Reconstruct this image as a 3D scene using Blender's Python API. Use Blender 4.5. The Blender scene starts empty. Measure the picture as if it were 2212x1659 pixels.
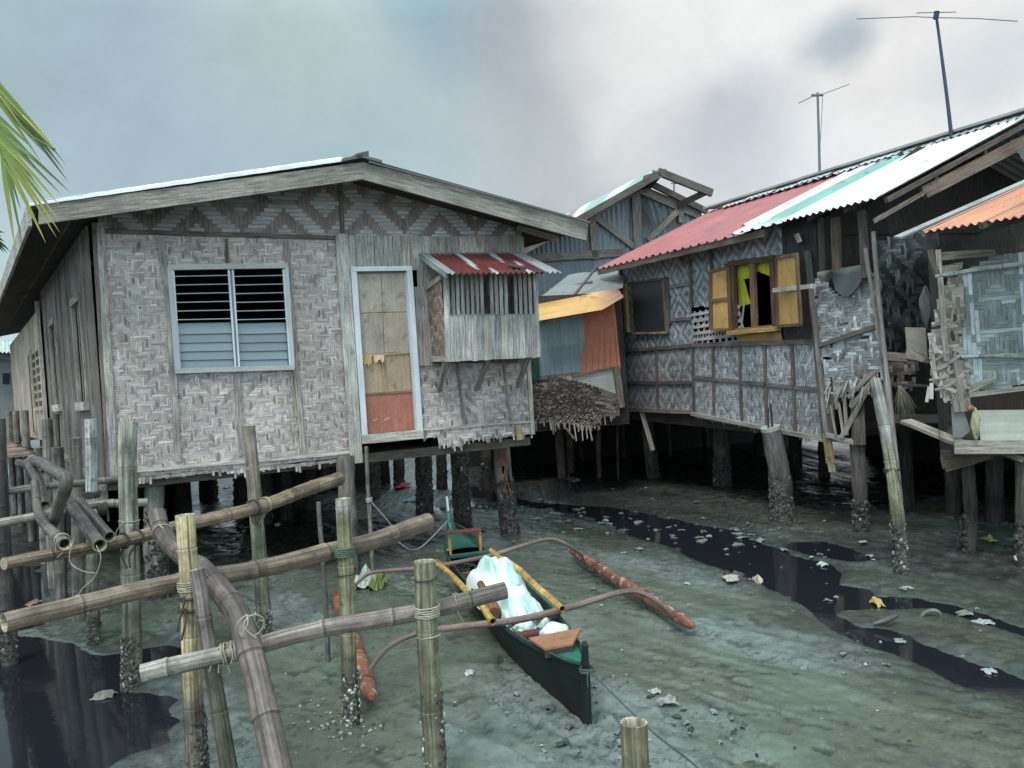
import bpy, math, random
import numpy as np
from mathutils import Vector as V, Matrix, noise as MN

rnd = random.Random(11)
SC = bpy.context.scene
COL = SC.collection
ORG = {}

# ---------------------------------------------------------------- camera model (metres, mud at z = 0, eye 2 m above it)
FOC, CX, CY = 1770.0, 1106.0, 829.5
ROLL, PITCH = math.radians(4.0), math.radians(-0.55)
EYE = V((0, 0, 2.0))
_F = V((0, math.cos(PITCH), math.sin(PITCH)))
_R0 = V((1, 0, 0)); _U0 = V((0, -math.sin(PITCH), math.cos(PITCH)))
_R = math.cos(ROLL) * _R0 - math.sin(ROLL) * _U0
_U = math.sin(ROLL) * _R0 + math.cos(ROLL) * _U0


def ray(px, py):
    return _F + ((px - CX) / FOC) * _R - ((py - CY) / FOC) * _U


def G(px, py, z=0.0):
    d = ray(px, py)
    return EYE + d * ((z - EYE.z) / d.z)


def D(px, py, depth):
    d = ray(px, py)
    return EYE + d * (depth / d.y)


def hit(px, py, P0, N):
    d = ray(px, py)
    return EYE + d * ((P0 - EYE).dot(N) / d.dot(N))


class Plane:
    """A wall plane: origin, unit along, unit up, outward normal."""
    def __init__(s, O, U, N, W=None):
        s.O = V(O); s.U = V(U).normalized(); s.N = V(N).normalized(); s.W = V(W).normalized() if W else V((0, 0, 1))

    def px(s, px, py, off=0.0):
        return hit(px, py, s.O + s.N * off, s.N)

    def uv(s, P):
        r = P - s.O
        return (r.dot(s.U), r.dot(s.W))

    def at(s, u, v, off=0.0):
        return s.O + s.U * u + s.W * v + s.N * off


def vplane(A, B):
    U = V((B.x - A.x, B.y - A.y, 0)).normalized()
    N = V((U.y, -U.x, 0))
    if N.dot(EYE - A) < 0:
        N = -N
    return Plane(A, U, N)


# ---------------------------------------------------------------- mesh builder
class MB:
    def __init__(s):
        s.v = []; s.f = []; s.uv = []; s.c = []; s.s = []; s.p = []

    def mark(s): s.p.append((len(s.v), len(s.f), len(s.c)))

    def face(s, pts, uv=None, col=(1, 1, 1), smooth=False):
        b = len(s.v); n = len(pts)
        s.v.extend([tuple(p) for p in pts]); s.f.append(tuple(range(b, b + n)))
        s.uv.extend(uv if uv else [(0, 0)] * n)
        s.c.extend([col] * n if not isinstance(col, list) else col); s.s.append(smooth)

    def grid(s, pts, nu, nv, uvs, cols, smooth=True, skip=None, closed=False):
        """pts[j*nu+i]; cols per vertex; quads between."""
        b = len(s.v); s.v.extend([tuple(p) for p in pts])
        for j in range(nv - 1):
            for i in range(nu if closed else nu - 1):
                i2 = (i + 1) % nu
                if skip and skip(i, j):
                    continue
                q = (j * nu + i, j * nu + i2, (j + 1) * nu + i2, (j + 1) * nu + i)
                s.f.append(tuple(b + k for k in q))
                if closed and i2 == 0:
                    u0 = uvs[q[0]]; u3 = uvs[q[3]]; w = uvs[j * nu + nu - 1][0] + (uvs[j * nu + 1][0] - uvs[j * nu][0])
                    s.uv.extend([u0, (w, u0[1]), (w, u3[1]), u3])
                else:
                    s.uv.extend([uvs[k] for k in q])
                s.c.extend([cols[k] for k in q]); s.s.append(smooth)

    def box6(s, p, col, vax=2):
        """p: 8 corners ordered (x0y0z0,x1y0z0,x1y1z0,x0y1z0, then z1); v axis of the grain along vax."""
        s.mark()
        dims = [(p[1] - p[0]).length, (p[3] - p[0]).length, (p[4] - p[0]).length]
        co = [(0, 0, 0), (1, 0, 0), (1, 1, 0), (0, 1, 0), (0, 0, 1), (1, 0, 1), (1, 1, 1), (0, 1, 1)]
        ru, rv = rnd.random() * 20, rnd.random() * 20
        for q in ((0, 3, 2, 1), (4, 5, 6, 7), (0, 1, 5, 4), (1, 2, 6, 5), (2, 3, 7, 6), (3, 0, 4, 7)):
            oth = [a for a in (0, 1, 2) if a != vax]
            uv = []
            for k in q:
                c = co[k]
                uv.append((ru + c[oth[0]] * dims[oth[0]] + c[oth[1]] * dims[oth[1]], rv + c[vax] * dims[vax]))
            s.face([p[k] for k in q], uv, col)

    def beam(s, A, B, N, w, t, col=(1, 1, 1), w2=None, base=0.0):
        """board from A to B lying on a surface with normal N: width w centred, thickness t outwards."""
        A = V(A); B = V(B); N = V(N).normalized()
        L = (B - A).normalized(); S = L.cross(N).normalized(); N = S.cross(L).normalized()
        w2 = w if w2 is None else w2
        a0 = A - S * w / 2 + N * base; a1 = A + S * w / 2 + N * base
        b0 = B - S * w2 / 2 + N * base; b1 = B + S * w2 / 2 + N * base
        T = N * t
        s.box6([a0, a1, a1 + T, a0 + T, b0, b1, b1 + T, b0 + T], col, 2)

    def prism(s, pts, N, t, col=(1, 1, 1), along=None):
        """flat polygon extruded by t along N; grain along the vector `along`."""
        s.mark(); N = V(N).normalized(); pts = [V(p) for p in pts]
        al = V(along).normalized() if along else (pts[1] - pts[0]).normalized()
        ac = N.cross(al).normalized(); r = rnd.random() * 30
        uvf = lambda p: (r + (p - pts[0]).dot(ac) + (p - pts[0]).dot(N), r + (p - pts[0]).dot(al))
        fr = [p + N * t for p in pts]
        s.face(fr, [uvf(p) for p in fr], col)
        s.face(list(reversed(pts)), [uvf(p) for p in reversed(pts)], col)
        n = len(pts)
        for i in range(n):
            q = [pts[i], pts[(i + 1) % n], fr[(i + 1) % n], fr[i]]
            s.face(q, [uvf(p) for p in q], col)

    def tube(s, path, rad, col, n=10, cap=True, colf=None, squash=1.0, jag=0.0):
        s.mark(); P = [V(p) for p in path]; m = len(P)
        rad = rad if isinstance(rad, (list, tuple)) else [rad] * m
        T = []
        for i in range(m):
            a = P[max(i - 1, 0)]; b = P[min(i + 1, m - 1)]
            T.append((b - a).normalized() if (b - a).length > 1e-9 else V((0, 0, 1)))
        ref = V((0, 0, 1)) if abs(T[0].z) < .9 else V((1, 0, 0))
        X = T[0].cross(ref).normalized()
        pts = []; uvs = []; cols = []; L = 0; ru, rv = rnd.random() * 20, rnd.random() * 20
        for i in range(m):
            X = (X - T[i] * X.dot(T[i])).normalized(); Y = T[i].cross(X)
            if i: L += (P[i] - P[i - 1]).length
            cc = colf(i) if colf else col
            for k in range(n):
                a = 2 * math.pi * k / n
                pts.append(P[i] + (X * math.cos(a) + Y * math.sin(a) * squash) * rad[i] * (1 + (rnd.uniform(-jag, jag) if jag else 0)))
                uvs.append((ru + 2 * math.pi * .04 * k / n, rv + L)); cols.append(cc)
        s.grid(pts, n, m, uvs, cols, True, closed=True)
        if cap:
            for e in (0, m - 1):
                ring = pts[e * n:(e + 1) * n]
                if e == 0: ring = list(reversed(ring))
                s.face(ring, [(0, 0)] * n, cols[e * n])

    def split(s, name, mat, parent):
        """one object per piece (board, pole, panel) collected so far"""
        out = []; mk = s.p + [(len(s.v), len(s.f), len(s.c))]
        for (v0, f0, c0), (v1, f1, c1) in zip(mk[:-1], mk[1:]):
            if f1 == f0: continue
            q = MB(); q.v = s.v[v0:v1]; q.f = [tuple(i - v0 for i in f) for f in s.f[f0:f1]]
            q.uv = s.uv[c0:c1]; q.c = s.c[c0:c1]; q.s = s.s[f0:f1]
            out.append(q.build(name, mat, parent))
        return out[0] if out else None

    def build(s, name, mat, parent=None, loc=None):
        if not s.f:
            return None
        arr = np.array(s.v, dtype=np.float64)
        if parent is not None:
            org = ORG[parent.name]
        else:
            if loc is None:
                mn, mx = arr.min(0), arr.max(0)
                loc = ((mn[0] + mx[0]) / 2, (mn[1] + mx[1]) / 2, mn[2])
            org = V(loc)
        arr -= np.array(org)
        me = bpy.data.meshes.new(name)
        me.from_pydata(arr.tolist(), [], s.f)
        uvl = me.uv_layers.new(name='UVMap')
        uvl.data.foreach_set('uv', np.array(s.uv, dtype=np.float32).ravel())
        ca = me.color_attributes.new('Col', 'FLOAT_COLOR', 'CORNER')
        c = np.array(s.c, dtype=np.float32)
        ca.data.foreach_set('color', np.concatenate([c, np.ones((len(c), 1), np.float32)], 1).ravel())
        me.polygons.foreach_set('use_smooth', s.s)
        me.materials.append(mat); me.update()
        o = bpy.data.objects.new(name, me); COL.objects.link(o)
        if parent is not None:
            o.parent = parent
        else:
            o.location = org
        ORG[o.name] = V(org)
        return o


def tag(o, label, cat, group=None):
    o['label'] = label; o['category'] = cat
    if group: o['group'] = group
    return o


def thing(name, label, cat, loc, group=None):
    o = bpy.data.objects.new(name, None); COL.objects.link(o)
    o.location = V(loc); o.empty_display_size = .2
    ORG[o.name] = V(loc)
    return tag(o, label, cat, group)


def struct(o, kind='structure'):
    o['kind'] = kind
    return o


# ---------------------------------------------------------------- shape helpers
def smooth_path(P, step=.05):
    P = [V(p) for p in P]; out = []
    n = len(P)
    for i in range(n - 1):
        p0 = P[i - 1] if i else P[0] * 2 - P[1]; p1 = P[i]; p2 = P[i + 1]
        p3 = P[i + 2] if i + 2 < n else P[-1] * 2 - P[-2]
        k = max(2, int((p2 - p1).length / step))
        for j in range(k):
            t = j / k
            out.append(.5 * ((2 * p1) + (p2 - p0) * t + (2 * p0 - 5 * p1 + 4 * p2 - p3) * t * t + (3 * p1 - p0 - 3 * p2 + p3) * t ** 3))
    out.append(P[-1])
    return out


def mul(c, k):
    return tuple(x * k for x in c)


def mixc(a, b, t):
    return tuple(x + (y - x) * t for x, y in zip(a, b))


def jit(c, k=.15, r=rnd):
    f = 1 + r.uniform(-k, k); w = r.uniform(-.04, .04)
    return (c[0] * f * (1 + w), c[1] * f, c[2] * f * (1 - w))


def bamboo(mb, path, r0, r1, col, node=.34, n=14, hollow0=True, hollow1=True, colz=None, cut=(.42, .36, .26), wob=.006, step=.06, sharp=False):
    P = smooth_path(path, step)
    if sharp:                                              # straight internodes with a kink at each joint
        Q = [V(q) for q in path]; P = []
        for a_, b_ in zip(Q[:-1], Q[1:]):
            k_ = max(2, int((b_ - a_).length / step)); P += [a_.lerp(b_, q / k_) for q in range(k_)]
        P.append(Q[-1])
        for _ in range(2): P = [P[0]] + [(P[i - 1] + P[i] * 2 + P[i + 1]) / 4 for i in range(1, len(P) - 1)] + [P[-1]]
    for i in range(1, len(P) - 1):
        P[i] = P[i] + V((rnd.uniform(-1, 1), rnd.uniform(-1, 1), rnd.uniform(-1, 1))) * wob * .35
    am = .0065 * wob / .006; w1, w2 = rnd.uniform(2, 3.2), rnd.uniform(4, 7); f1, f2, f3 = (rnd.uniform(0, 6) for _ in range(3))
    run = 0
    for i in range(1, len(P) - 1):                          # natural crookedness
        run += (P[i] - P[i - 1]).length; e = min(1, run / .3, (len(P) - 1 - i) * step / .3)
        P[i] = P[i] + V((math.sin(run * w1 + f1), math.sin(run * w1 + f2), math.sin(run * w2 + f3))) * am * e
    S = [0]
    for i in range(1, len(P)): S.append(S[-1] + (P[i] - P[i - 1]).length)
    Lt = S[-1]

    def at(s):
        s = min(max(s, 0), Lt)
        for i in range(1, len(S)):
            if S[i] >= s:
                t = (s - S[i - 1]) / max(S[i] - S[i - 1], 1e-9)
                return P[i - 1].lerp(P[i], t)
        return P[-1]
    st = []                                             # (s, radius factor, colour factor)
    x = node * rnd.uniform(.25, .8); tone = rnd.uniform(.88, 1.1); prev = 0
    st.append((0, 1, tone))
    while x < Lt - .03:
        k = prev + .07
        while k < x - .05:
            st.append((k, .985, tone)); k += .09
        st += [(x - .016, 1.0, tone), (x - .007, 1.035, tone * 1.12), (x, 1.07, tone * 1.18), (x + .005, 1.02, .45), (x + .011, .99, .62)]
        tone = rnd.uniform(.86, 1.12); st.append((x + .022, .99, tone))
        prev = x + .03; x += node * rnd.uniform(.75, 1.25)
    k = prev + .07
    while k < Lt - .03:
        st.append((k, .985, tone)); k += .09
    st.append((Lt, 1, tone))
    path2 = []; rad = []; cf = []
    for s, rf, c in st:
        p = at(s); path2.append(p); rad.append((r0 + (r1 - r0) * s / Lt) * rf)
        base = colz(p, s / Lt) if colz else col
        cf.append(mul(base, c))

    def hole(e):
        a, b = (path2[0], path2[1]) if e == 0 else (path2[-1], path2[-2])
        d = (b - a).normalized(); r = rad[0] if e == 0 else rad[-1]
        return [a, a + d * .004, a + d * .1], [r * .97, r * .76, r * .74]
    mb.tube(path2, rad, col, n, cap=False, colf=lambda i: cf[i])
    for e, h in ((0, hollow0), (1, hollow1)):
        pp, rr = hole(e)
        if h:
            pp = [pp[0], pp[0], pp[2]]; rr = [(rad[0] if e == 0 else rad[-1]), rr[1], rr[2]]
            d = (pp[2] - pp[0]).normalized()
            pp[1] = pp[0] + d * .002
            cc = [cut, mul(cut, .7), (.02, .016, .012)]
            mb.tube(pp, rr, col, n, cap=False, colf=lambda i: cc[i])
            ref = V((0, 0, 1)) if abs(d.z) < .9 else V((1, 0, 0))
            X = d.cross(ref).normalized(); Y = d.cross(X)
            mb.face([pp[2] + (X * math.cos(a) + Y * math.sin(a)) * rr[2] for a in [2 * math.pi * k / n for k in range(n)]], None, (.03, .024, .018))
        else:
            d = (pp[2] - pp[0]).normalized(); ref = V((0, 0, 1)) if abs(d.z) < .9 else V((1, 0, 0))
            X = d.cross(ref).normalized(); Y = d.cross(X); r = rad[0] if e == 0 else rad[-1]
            mb.face([pp[0] + (X * math.cos(a) + Y * math.sin(a)) * r for a in [2 * math.pi * k / n for k in range(n)]], None, mul(cut, .8))


def lashing(mb, c, axis, r, turns, pitch, rr=.006, col=(.2, .18, .14), tails=1):
    axis = V(axis).normalized(); ref = V((1, 0, 0)) if abs(axis.x) < .8 else V((0, 1, 0))
    X = axis.cross(ref).normalized(); Y = axis.cross(X); P = []
    N = int(turns * 14)
    for i in range(N + 1):
        a = 2 * math.pi * i / 14
        w = r + rr * .8 + rnd.uniform(0, .003)
        P.append(V(c) + (X * math.cos(a) + Y * math.sin(a)) * w + axis * (pitch * (i / 14 - turns / 2) + rnd.uniform(-.003, .003)))
    mb.tube(P, rr, col, 5)
    for k in range(tails):
        e = P[-1 if k % 2 == 0 else 0]; dn = V((rnd.uniform(-.06, .06), -.03, -rnd.uniform(.06, .16)))
        mb.tube(smooth_path([e, e + dn * .4 + V((rnd.uniform(-.03, .03), -.02, 0)), e + dn], .03), rr * .8, col, 5)


def crust(mb, A, B, rA, rB, n, size=.02, white=.06, dark=(.075, .07, .065), pw=1.7):
    A = V(A); B = V(B); ax = (B - A).normalized(); ref = V((1, 0, 0)) if abs(ax.x) < .8 else V((0, 1, 0))
    X = ax.cross(ref).normalized(); Y = ax.cross(X)
    size *= .44; n = int(n * 2.6)
    for _ in range(n):
        t = rnd.random() ** pw; a = rnd.uniform(0, 2 * math.pi)
        r = rA + (rB - rA) * t
        nrm = X * math.cos(a) + Y * math.sin(a)
        p = A.lerp(B, t) + nrm * r * .94
        s = size * rnd.uniform(.5, 1.5); h = s * rnd.uniform(.25, .95)
        tx = ax.cross(nrm); tw = rnd.uniform(0, 6)
        col = mul(dark, rnd.uniform(.45, 1.9))
        if rnd.random() < white: col = mul((.5, .5, .48), rnd.uniform(.5, 1.1))
        ring = []; top = []
        for k in range(6):
            b = tw + k * math.pi / 3; q = rnd.uniform(.7, 1.25)
            ring.append(p + (tx * math.cos(b) + ax * math.sin(b) * 1.2) * s * q)
            top.append(p + nrm * h * rnd.uniform(.8, 1.2) + (tx * math.cos(b) + ax * math.sin(b)) * s * q * .55)
        for k in range(6):
            mb.face([ring[k], ring[(k + 1) % 6], top[(k + 1) % 6], top[k]], None, mul(col, rnd.uniform(.7, 1.2)))
        mb.face(top, None, mul(col, .6))


def inside_poly(poly, x, y):
    r = False; n = len(poly); j = n - 1
    for i in range(n):
        xi, yi = poly[i]; xj, yj = poly[j]
        if (yi > y) != (yj > y) and x < (xj - xi) * (y - yi) / (yj - yi) + xi:
            r = not r
        j = i
    return r


def weave(mb, pl, polypx, cell, pat, colH, colV, holes=(), off=0.0, fray=0.0, lift=.35, var=.22, tint=None, gap=.93, hole_at=None, drop=0.0):
    """Split-bamboo matting woven strip by strip inside a polygon of the plane (given in photo pixels)."""
    poly = [pl.uv(pl.px(x, y, off)) for x, y in polypx]
    hp = [[pl.uv(pl.px(x, y, off)) for x, y in h] for h in holes]
    u0 = min(p[0] for p in poly); u1 = max(p[0] for p in poly); v0 = min(p[1] for p in poly); v1 = max(p[1] for p in poly)
    nu = int((u1 - u0) / cell) + 1; nv = int((v1 - v0) / cell) + 1
    ins = [[False] * nu for _ in range(nv)]
    for j in range(nv):
        v = v0 + (j + .5) * cell
        for i in range(nu):
            u = u0 + (i + .5) * cell
            if inside_poly(poly, u, v) and not any(inside_poly(h, u, v) for h in hp):
                ins[j][i] = True
    # backing runs
    for j in range(nv):
        i = 0
        while i < nu:
            if ins[j][i]:
                k = i
                while k < nu and ins[j][k]: k += 1
                if not fray or (j > 2 and ins[max(j - 4, 0)][i]):
                    q = [pl.at(u0 + i * cell, v0 + j * cell, off - .006), pl.at(u0 + k * cell, v0 + j * cell, off - .006),
                         pl.at(u0 + k * cell, v0 + (j + 1) * cell, off - .006), pl.at(u0 + i * cell, v0 + (j + 1) * cell, off - .006)]
                    mb.face(q, None, (.05, .042, .036))
                i = k
            else: i += 1
    rowt = [rnd.uniform(1 - var * .5, 1 + var * .5) for _ in range(nv)]
    colt = [rnd.uniform(1 - var * .5, 1 + var * .5) for _ in range(nu)]

    def strip(a, b, c0, c1, horiz, col):
        g = (1 - gap) * cell / 2; h = cell * lift * .3
        e = cell * .18
        if horiz:
            us = (a - e, (a + b) / 2, b + e); vs = (c0 + g, c1 - g)
            P = [pl.at(us[0], vs[0], off - h * .4), pl.at(us[1], vs[0], off + h), pl.at(us[2], vs[0], off - h * .4),
                 pl.at(us[0], vs[1], off - h * .4), pl.at(us[1], vs[1], off + h), pl.at(us[2], vs[1], off - h * .4)]
            uv = [(c0, us[0]), (c0, us[1]), (c0, us[2]), (c1, us[0]), (c1, us[1]), (c1, us[2])]
        else:
            us = (a + g, b - g); vs = (c0 - e, (c0 + c1) / 2, c1 + e)
            P = [pl.at(us[0], vs[0], off - h * .4), pl.at(us[0], vs[1], off + h), pl.at(us[0], vs[2], off - h * .4),
                 pl.at(us[1], vs[0], off - h * .4), pl.at(us[1], vs[1], off + h), pl.at(us[1], vs[2], off - h * .4)]
            uv = [(a, vs[0]), (a, vs[1]), (a, vs[2]), (b, vs[0]), (b, vs[1]), (b, vs[2])]
        r = rnd.random() * 9
        uv = [(x + r, y + r) for x, y in uv]
        o1, o2 = ((0, 1, 4, 3), (1, 2, 5, 4)) if horiz else ((0, 3, 4, 1), (1, 4, 5, 2))
        for o in (o1, o2):
            mb.face([P[k] for k in o], [uv[k] for k in o], col)
    H = [[bool(pat(i, j)) for i in range(nu)] for j in range(nv)]
    for j in range(nv):
        i = 0
        while i < nu:
            if ins[j][i] and H[j][i]:
                k = i
                while k < nu and ins[j][k] and H[j][k]: k += 1
                if rnd.random() > drop:
                    c = mul(colH(i, j, nu, nv), rowt[j] * rnd.uniform(1 - var, 1 + var))
                    strip(u0 + i * cell, u0 + k * cell, v0 + j * cell, v0 + (j + 1) * cell, True, jit(c, .04))
                i = k
            else: i += 1
    for i in range(nu):
        j = 0
        while j < nv:
            if ins[j][i] and not H[j][i]:
                k = j
                while k < nv and ins[k][i] and not H[k][i]: k += 1
                if rnd.random() > drop:
                    c = mul(colV(i, j, nu, nv), colt[i] * rnd.uniform(1 - var, 1 + var))
                    strip(u0 + i * cell, u0 + (i + 1) * cell, v0 + j * cell, v0 + k * cell, False, jit(c, .04))
                j = k
            else: j += 1
        if fray:
            for j in range(nv):
                if ins[j][i]:
                    if rnd.random() < .75:
                        ln = fray * rnd.random() ** 2
                        c = mul(colV(i, j, nu, nv), rnd.uniform(.6, 1.2)); sk = rnd.uniform(-.12, .12) * ln
                        a = u0 + i * cell + cell * .08; b = a + cell * .8; v = v0 + j * cell
                        fo = rnd.uniform(0, .35) * ln
                        mb.face([pl.at(a + sk, v - ln, off + fo), pl.at(b + sk, v - ln * rnd.uniform(.9, 1), off + fo), pl.at(b, v + cell, off + .002), pl.at(a, v + cell, off + .002)],
                                [(a, v - ln), (b, v - ln), (b, v), (a, v)], c)
                    break


def planks(mb, pl, xs, top, bot, off, t, col, var=.2, lean=0.0, gapm=.004, rag=0.0):
    """Upright boards on a plane; xs are pixel positions of the joints along the top edge, top/bot give pixel y."""
    for k in range(len(xs) - 1):
        a, b = xs[k], xs[k + 1]
        ta = pl.px(a, top(a), off); tb = pl.px(b, top(b), off)
        ba = pl.px(a + lean, bot(a), off); bb = pl.px(b + lean, bot(b), off)
        du = (tb - ta).normalized() * gapm / 2
        dv = (ba - ta).normalized() * rnd.uniform(0, rag)
        dz = pl.N * rnd.uniform(0, .004)
        p = [ba + du + dv + dz, bb - du + dv + dz, tb - du + dz, ta + du + dz]
        T = pl.N * t
        mb.box6([p[0], p[1], p[1] + T, p[0] + T, p[3], p[2], p[2] + T, p[3] + T], jit(col, var), 2)


def corr(mb, A, B, C, Dd, waves, amp, colf, nt=8, N=None, keep=None, per=6, sag=0.0, box=False):
    """Corrugated sheet on the quad A-B-C-D; the flutes run A->D."""
    A, B, C, Dd = V(A), V(B), V(C), V(Dd)
    nrm = (B - A).cross(Dd - A).normalized()
    if N is not None and nrm.dot(V(N)) < 0: nrm = -nrm
    nu = int(waves * per) + 1; pts = []; uvs = []; cols = []
    W = ((B - A).length + (C - Dd).length) / 2; H = ((Dd - A).length + (C - B).length) / 2
    r = rnd.random() * 20
    for j in range(nt + 1):
        t = j / nt
        for i in range(nu):
            s_ = i / (nu - 1)
            p = (A * (1 - s_) + B * s_) * (1 - t) + (Dd * (1 - s_) + C * s_) * t
            ph = s_ * waves * 2 * math.pi
            w = math.sin(ph)
            if box: w = max(-.5, min(.9, w * 2.2 - .9))
            w += sag * math.sin(t * 3.1 + s_ * 5)
            pts.append(p + nrm * amp * w); uvs.append((r + s_ * W, r + t * H)); cols.append(colf(s_, t))
    sk = None
    if keep: sk = lambda i, j: not keep((i + .5) / (nu - 1), (j + .5) / nt)
    mb.grid(pts, nu, nt + 1, uvs, cols, True, skip=sk)


# ---------------------------------------------------------------- materials
class NT:
    def __init__(s, name):
        s.m = bpy.data.materials.new(name); s.m.use_nodes = True
        s.t = s.m.node_tree; s.b = s.t.nodes['Principled BSDF']; s.out = s.t.nodes['Material Output']

    def n(s, typ, **kw):
        x = s.t.nodes.new(typ)
        for k, v in kw.items():
            if hasattr(x, k) and not k[0].isupper(): setattr(x, k, v)
        return x

    def l(s, a, b): s.t.links.new(a, b)

    def val(s, sock, v):
        if hasattr(v, 'is_linked') or hasattr(v, 'links'): s.l(v, sock)
        else: sock.default_value = v

    def mix(s, a, b, f, blend='MIX'):
        x = s.n('ShaderNodeMix', data_type='RGBA', blend_type=blend)
        s.val(x.inputs[0], f); s.val(x.inputs[6], a if not isinstance(a, tuple) else (*a, 1)[:4]); s.val(x.inputs[7], b if not isinstance(b, tuple) else (*b, 1)[:4])
        return x.outputs[2]

    def math(s, op, a, b=0.0, clamp=False):
        x = s.n('ShaderNodeMath', operation=op, use_clamp=clamp); s.val(x.inputs[0], a); s.val(x.inputs[1], b)
        return x.outputs[0]

    def noise(s, vec, scale, detail=4, rough=.55, dist=0.0):
        x = s.n('ShaderNodeTexNoise'); s.l(vec, x.inputs['Vector']); x.inputs['Scale'].default_value = scale
        x.inputs['Detail'].default_value = detail; x.inputs['Roughness'].default_value = rough; x.inputs['Distortion'].default_value = dist
        return x.outputs['Fac']

    def ramp(s, f, a0, a1, b0=0.0, b1=1.0):
        x = s.n('ShaderNodeMapRange'); s.val(x.inputs[0], f); x.inputs[1].default_value = a0; x.inputs[2].default_value = a1
        x.inputs[3].default_value = b0; x.inputs[4].default_value = b1
        return x.outputs[0]

    def scale(s, vec, sc):
        x = s.n('ShaderNodeMapping'); s.l(vec, x.inputs[0]); x.inputs[3].default_value = sc
        return x.outputs[0]

    def uv(s):
        x = s.n('ShaderNodeUVMap'); x.uv_map = 'UVMap'; return x.outputs[0]

    def pos(s):
        return s.n('ShaderNodeNewGeometry').outputs['Position']

    def col(s):
        x = s.n('ShaderNodeAttribute'); x.attribute_name = 'Col'; return x.outputs['Color']

    def gray(s, f):
        x = s.n('ShaderNodeCombineColor'); s.l(f, x.inputs[0]); s.l(f, x.inputs[1]); s.l(f, x.inputs[2]); return x.outputs[0]

    def bump(s, h, strength, dist):
        x = s.n('ShaderNodeBump'); x.inputs['Strength'].default_value = strength; x.inputs['Distance'].default_value = dist
        s.l(h, x.inputs['Height']); s.l(x.outputs[0], s.b.inputs['Normal'])

    def set(s, color=None, rough=None, metal=None, spec=None):
        if color is not None: s.val(s.b.inputs['Base Color'], color)
        if rough is not None: s.val(s.b.inputs['Roughness'], rough)
        if metal is not None: s.val(s.b.inputs['Metallic'], metal)
        if spec is not None: s.val(s.b.inputs['Specular IOR Level'], spec)
        return s.m


def grainy(name, su, sv, lo, hi, rough, blotch=(.75, 1.15), bs=1.3, bump=.4, stain=None, spec=.3, bd=.003, fine=0.0, streak=None, tint=None, gr=(.3, .7)):
    t = NT(name); uv = t.uv(); p = t.pos()
    g = t.noise(t.scale(uv, (su, sv, 1)), 1, 5, .62)
    gm = t.ramp(g, gr[0], gr[1], lo, hi)
    b = t.ramp(t.noise(p, bs, 4, .6), .32, .68, blotch[0], blotch[1])
    k = t.math('MULTIPLY', gm, b)
    if fine:
        k = t.math('MULTIPLY', k, t.ramp(t.noise(p, 45, 3, .6), .3, .7, 1 - fine, 1 + fine))
    c = t.mix(t.col(), t.gray(k), 1.0, 'MULTIPLY')
    if streak:
        c = t.mix(c, streak[0], t.math('MULTIPLY', t.ramp(t.noise(t.scale(uv, (streak[1], streak[2], 1)), 1, 4, .6), streak[3], streak[4]), streak[5], True))
    if stain:
        for (sc, scale, lo_, hi_, amt) in stain:
            f = t.math('MULTIPLY', t.ramp(t.noise(p, scale, 5, .65), lo_, hi_), amt, True)
            c = t.mix(c, sc, f)
    if tint: c = t.mix(c, (*tint, 1), 1.0, 'MULTIPLY')
    t.bump(g, bump, bd)
    return t.set(c, rough, spec=spec)


M = {}
M['wood'] = grainy('weathered_wood', 75, 3.2, .5, 1.35, .85, (.7, 1.2), 2.2, .5, [((.10, .09, .08), 5.0, .6, .75, .6)], fine=.14, tint=(1.05, .985, .965), gr=(.36, .64))
M['weave'] = grainy('split_bamboo', 110, 6, .62, 1.32, .62, (.72, 1.18), 1.1, .3,
                    [((.22, .15, .135), .8, .50, .72, .42), ((.50, .49, .48), 1.7, .56, .74, .30), ((.07, .06, .055), 2.6, .58, .74, .5)], spec=.35, tint=(1.07, .985, .975), gr=(.36, .64))
M['weave_cool'] = grainy('split_bamboo_grey', 110, 6, .62, 1.32, .62, (.7, 1.2), 1.1, .3, [((.06, .055, .055), 2.6, .58, .74, .5), ((.42, .45, .48), 1.9, .56, .74, .25)], spec=.35, tint=(.97, 1.0, 1.06), gr=(.36, .64))
M['bamboo'] = grainy('bamboo_culm', 80, 1.5, .42, 1.5, .5, (.5, 1.3), 6.0, .25,
                     [((.05, .045, .04), 11.0, .57, .70, .65), ((.11, .12, .085), 3.0, .56, .75, .35)], spec=.45, bd=.003, fine=.18, streak=((.035, .028, .024), 46, .8, .555, .64, .6), gr=(.36, .64))
M['metal'] = grainy('corrugated_iron', 12, 1.0, .8, 1.12, .42, (.82, 1.1), 1.6, .12,
                    [((.13, .065, .04), 3.4, .585, .70, .6), ((.06, .05, .05), 14, .66, .74, .5)], spec=.5, fine=.08)
M['paint'] = grainy('old_paint', 30, 2.0, .85, 1.1, .55, (.85, 1.08), 2.5, .15, [((.16, .13, .11), 9, .63, .74, .5)], spec=.4, fine=.06)
M['ply'] = grainy('plywood', 40, 2.2, .82, 1.14, .6, (.8, 1.12), 3.0, .1, [((.13, .10, .075), 8, .56, .68, .55)], spec=.35, fine=.12, tint=(1.06, .985, .93))
M['cloth'] = grainy('cloth', 200, 200, .94, 1.05, .7, (.93, 1.04), 3.0, .1, spec=.2)
M['rope'] = grainy('rope', 60, 60, .6, 1.3, .8, (.8, 1.2), 20, .4, spec=.2)
M['crust'] = grainy('barnacle', 30, 30, .7, 1.3, .75, (.7, 1.3), 18, .4, spec=.35)
M['leaf'] = grainy('palm_leaf', 160, 2, .8, 1.2, .45, (.8, 1.2), 2.0, .1, spec=.4)
M['scrap'] = grainy('litter', 20, 20, .85, 1.1, .6, (.8, 1.1), 6, .1, [((.07, .07, .06), 12, .55, .7, .6)], spec=.35)
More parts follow.
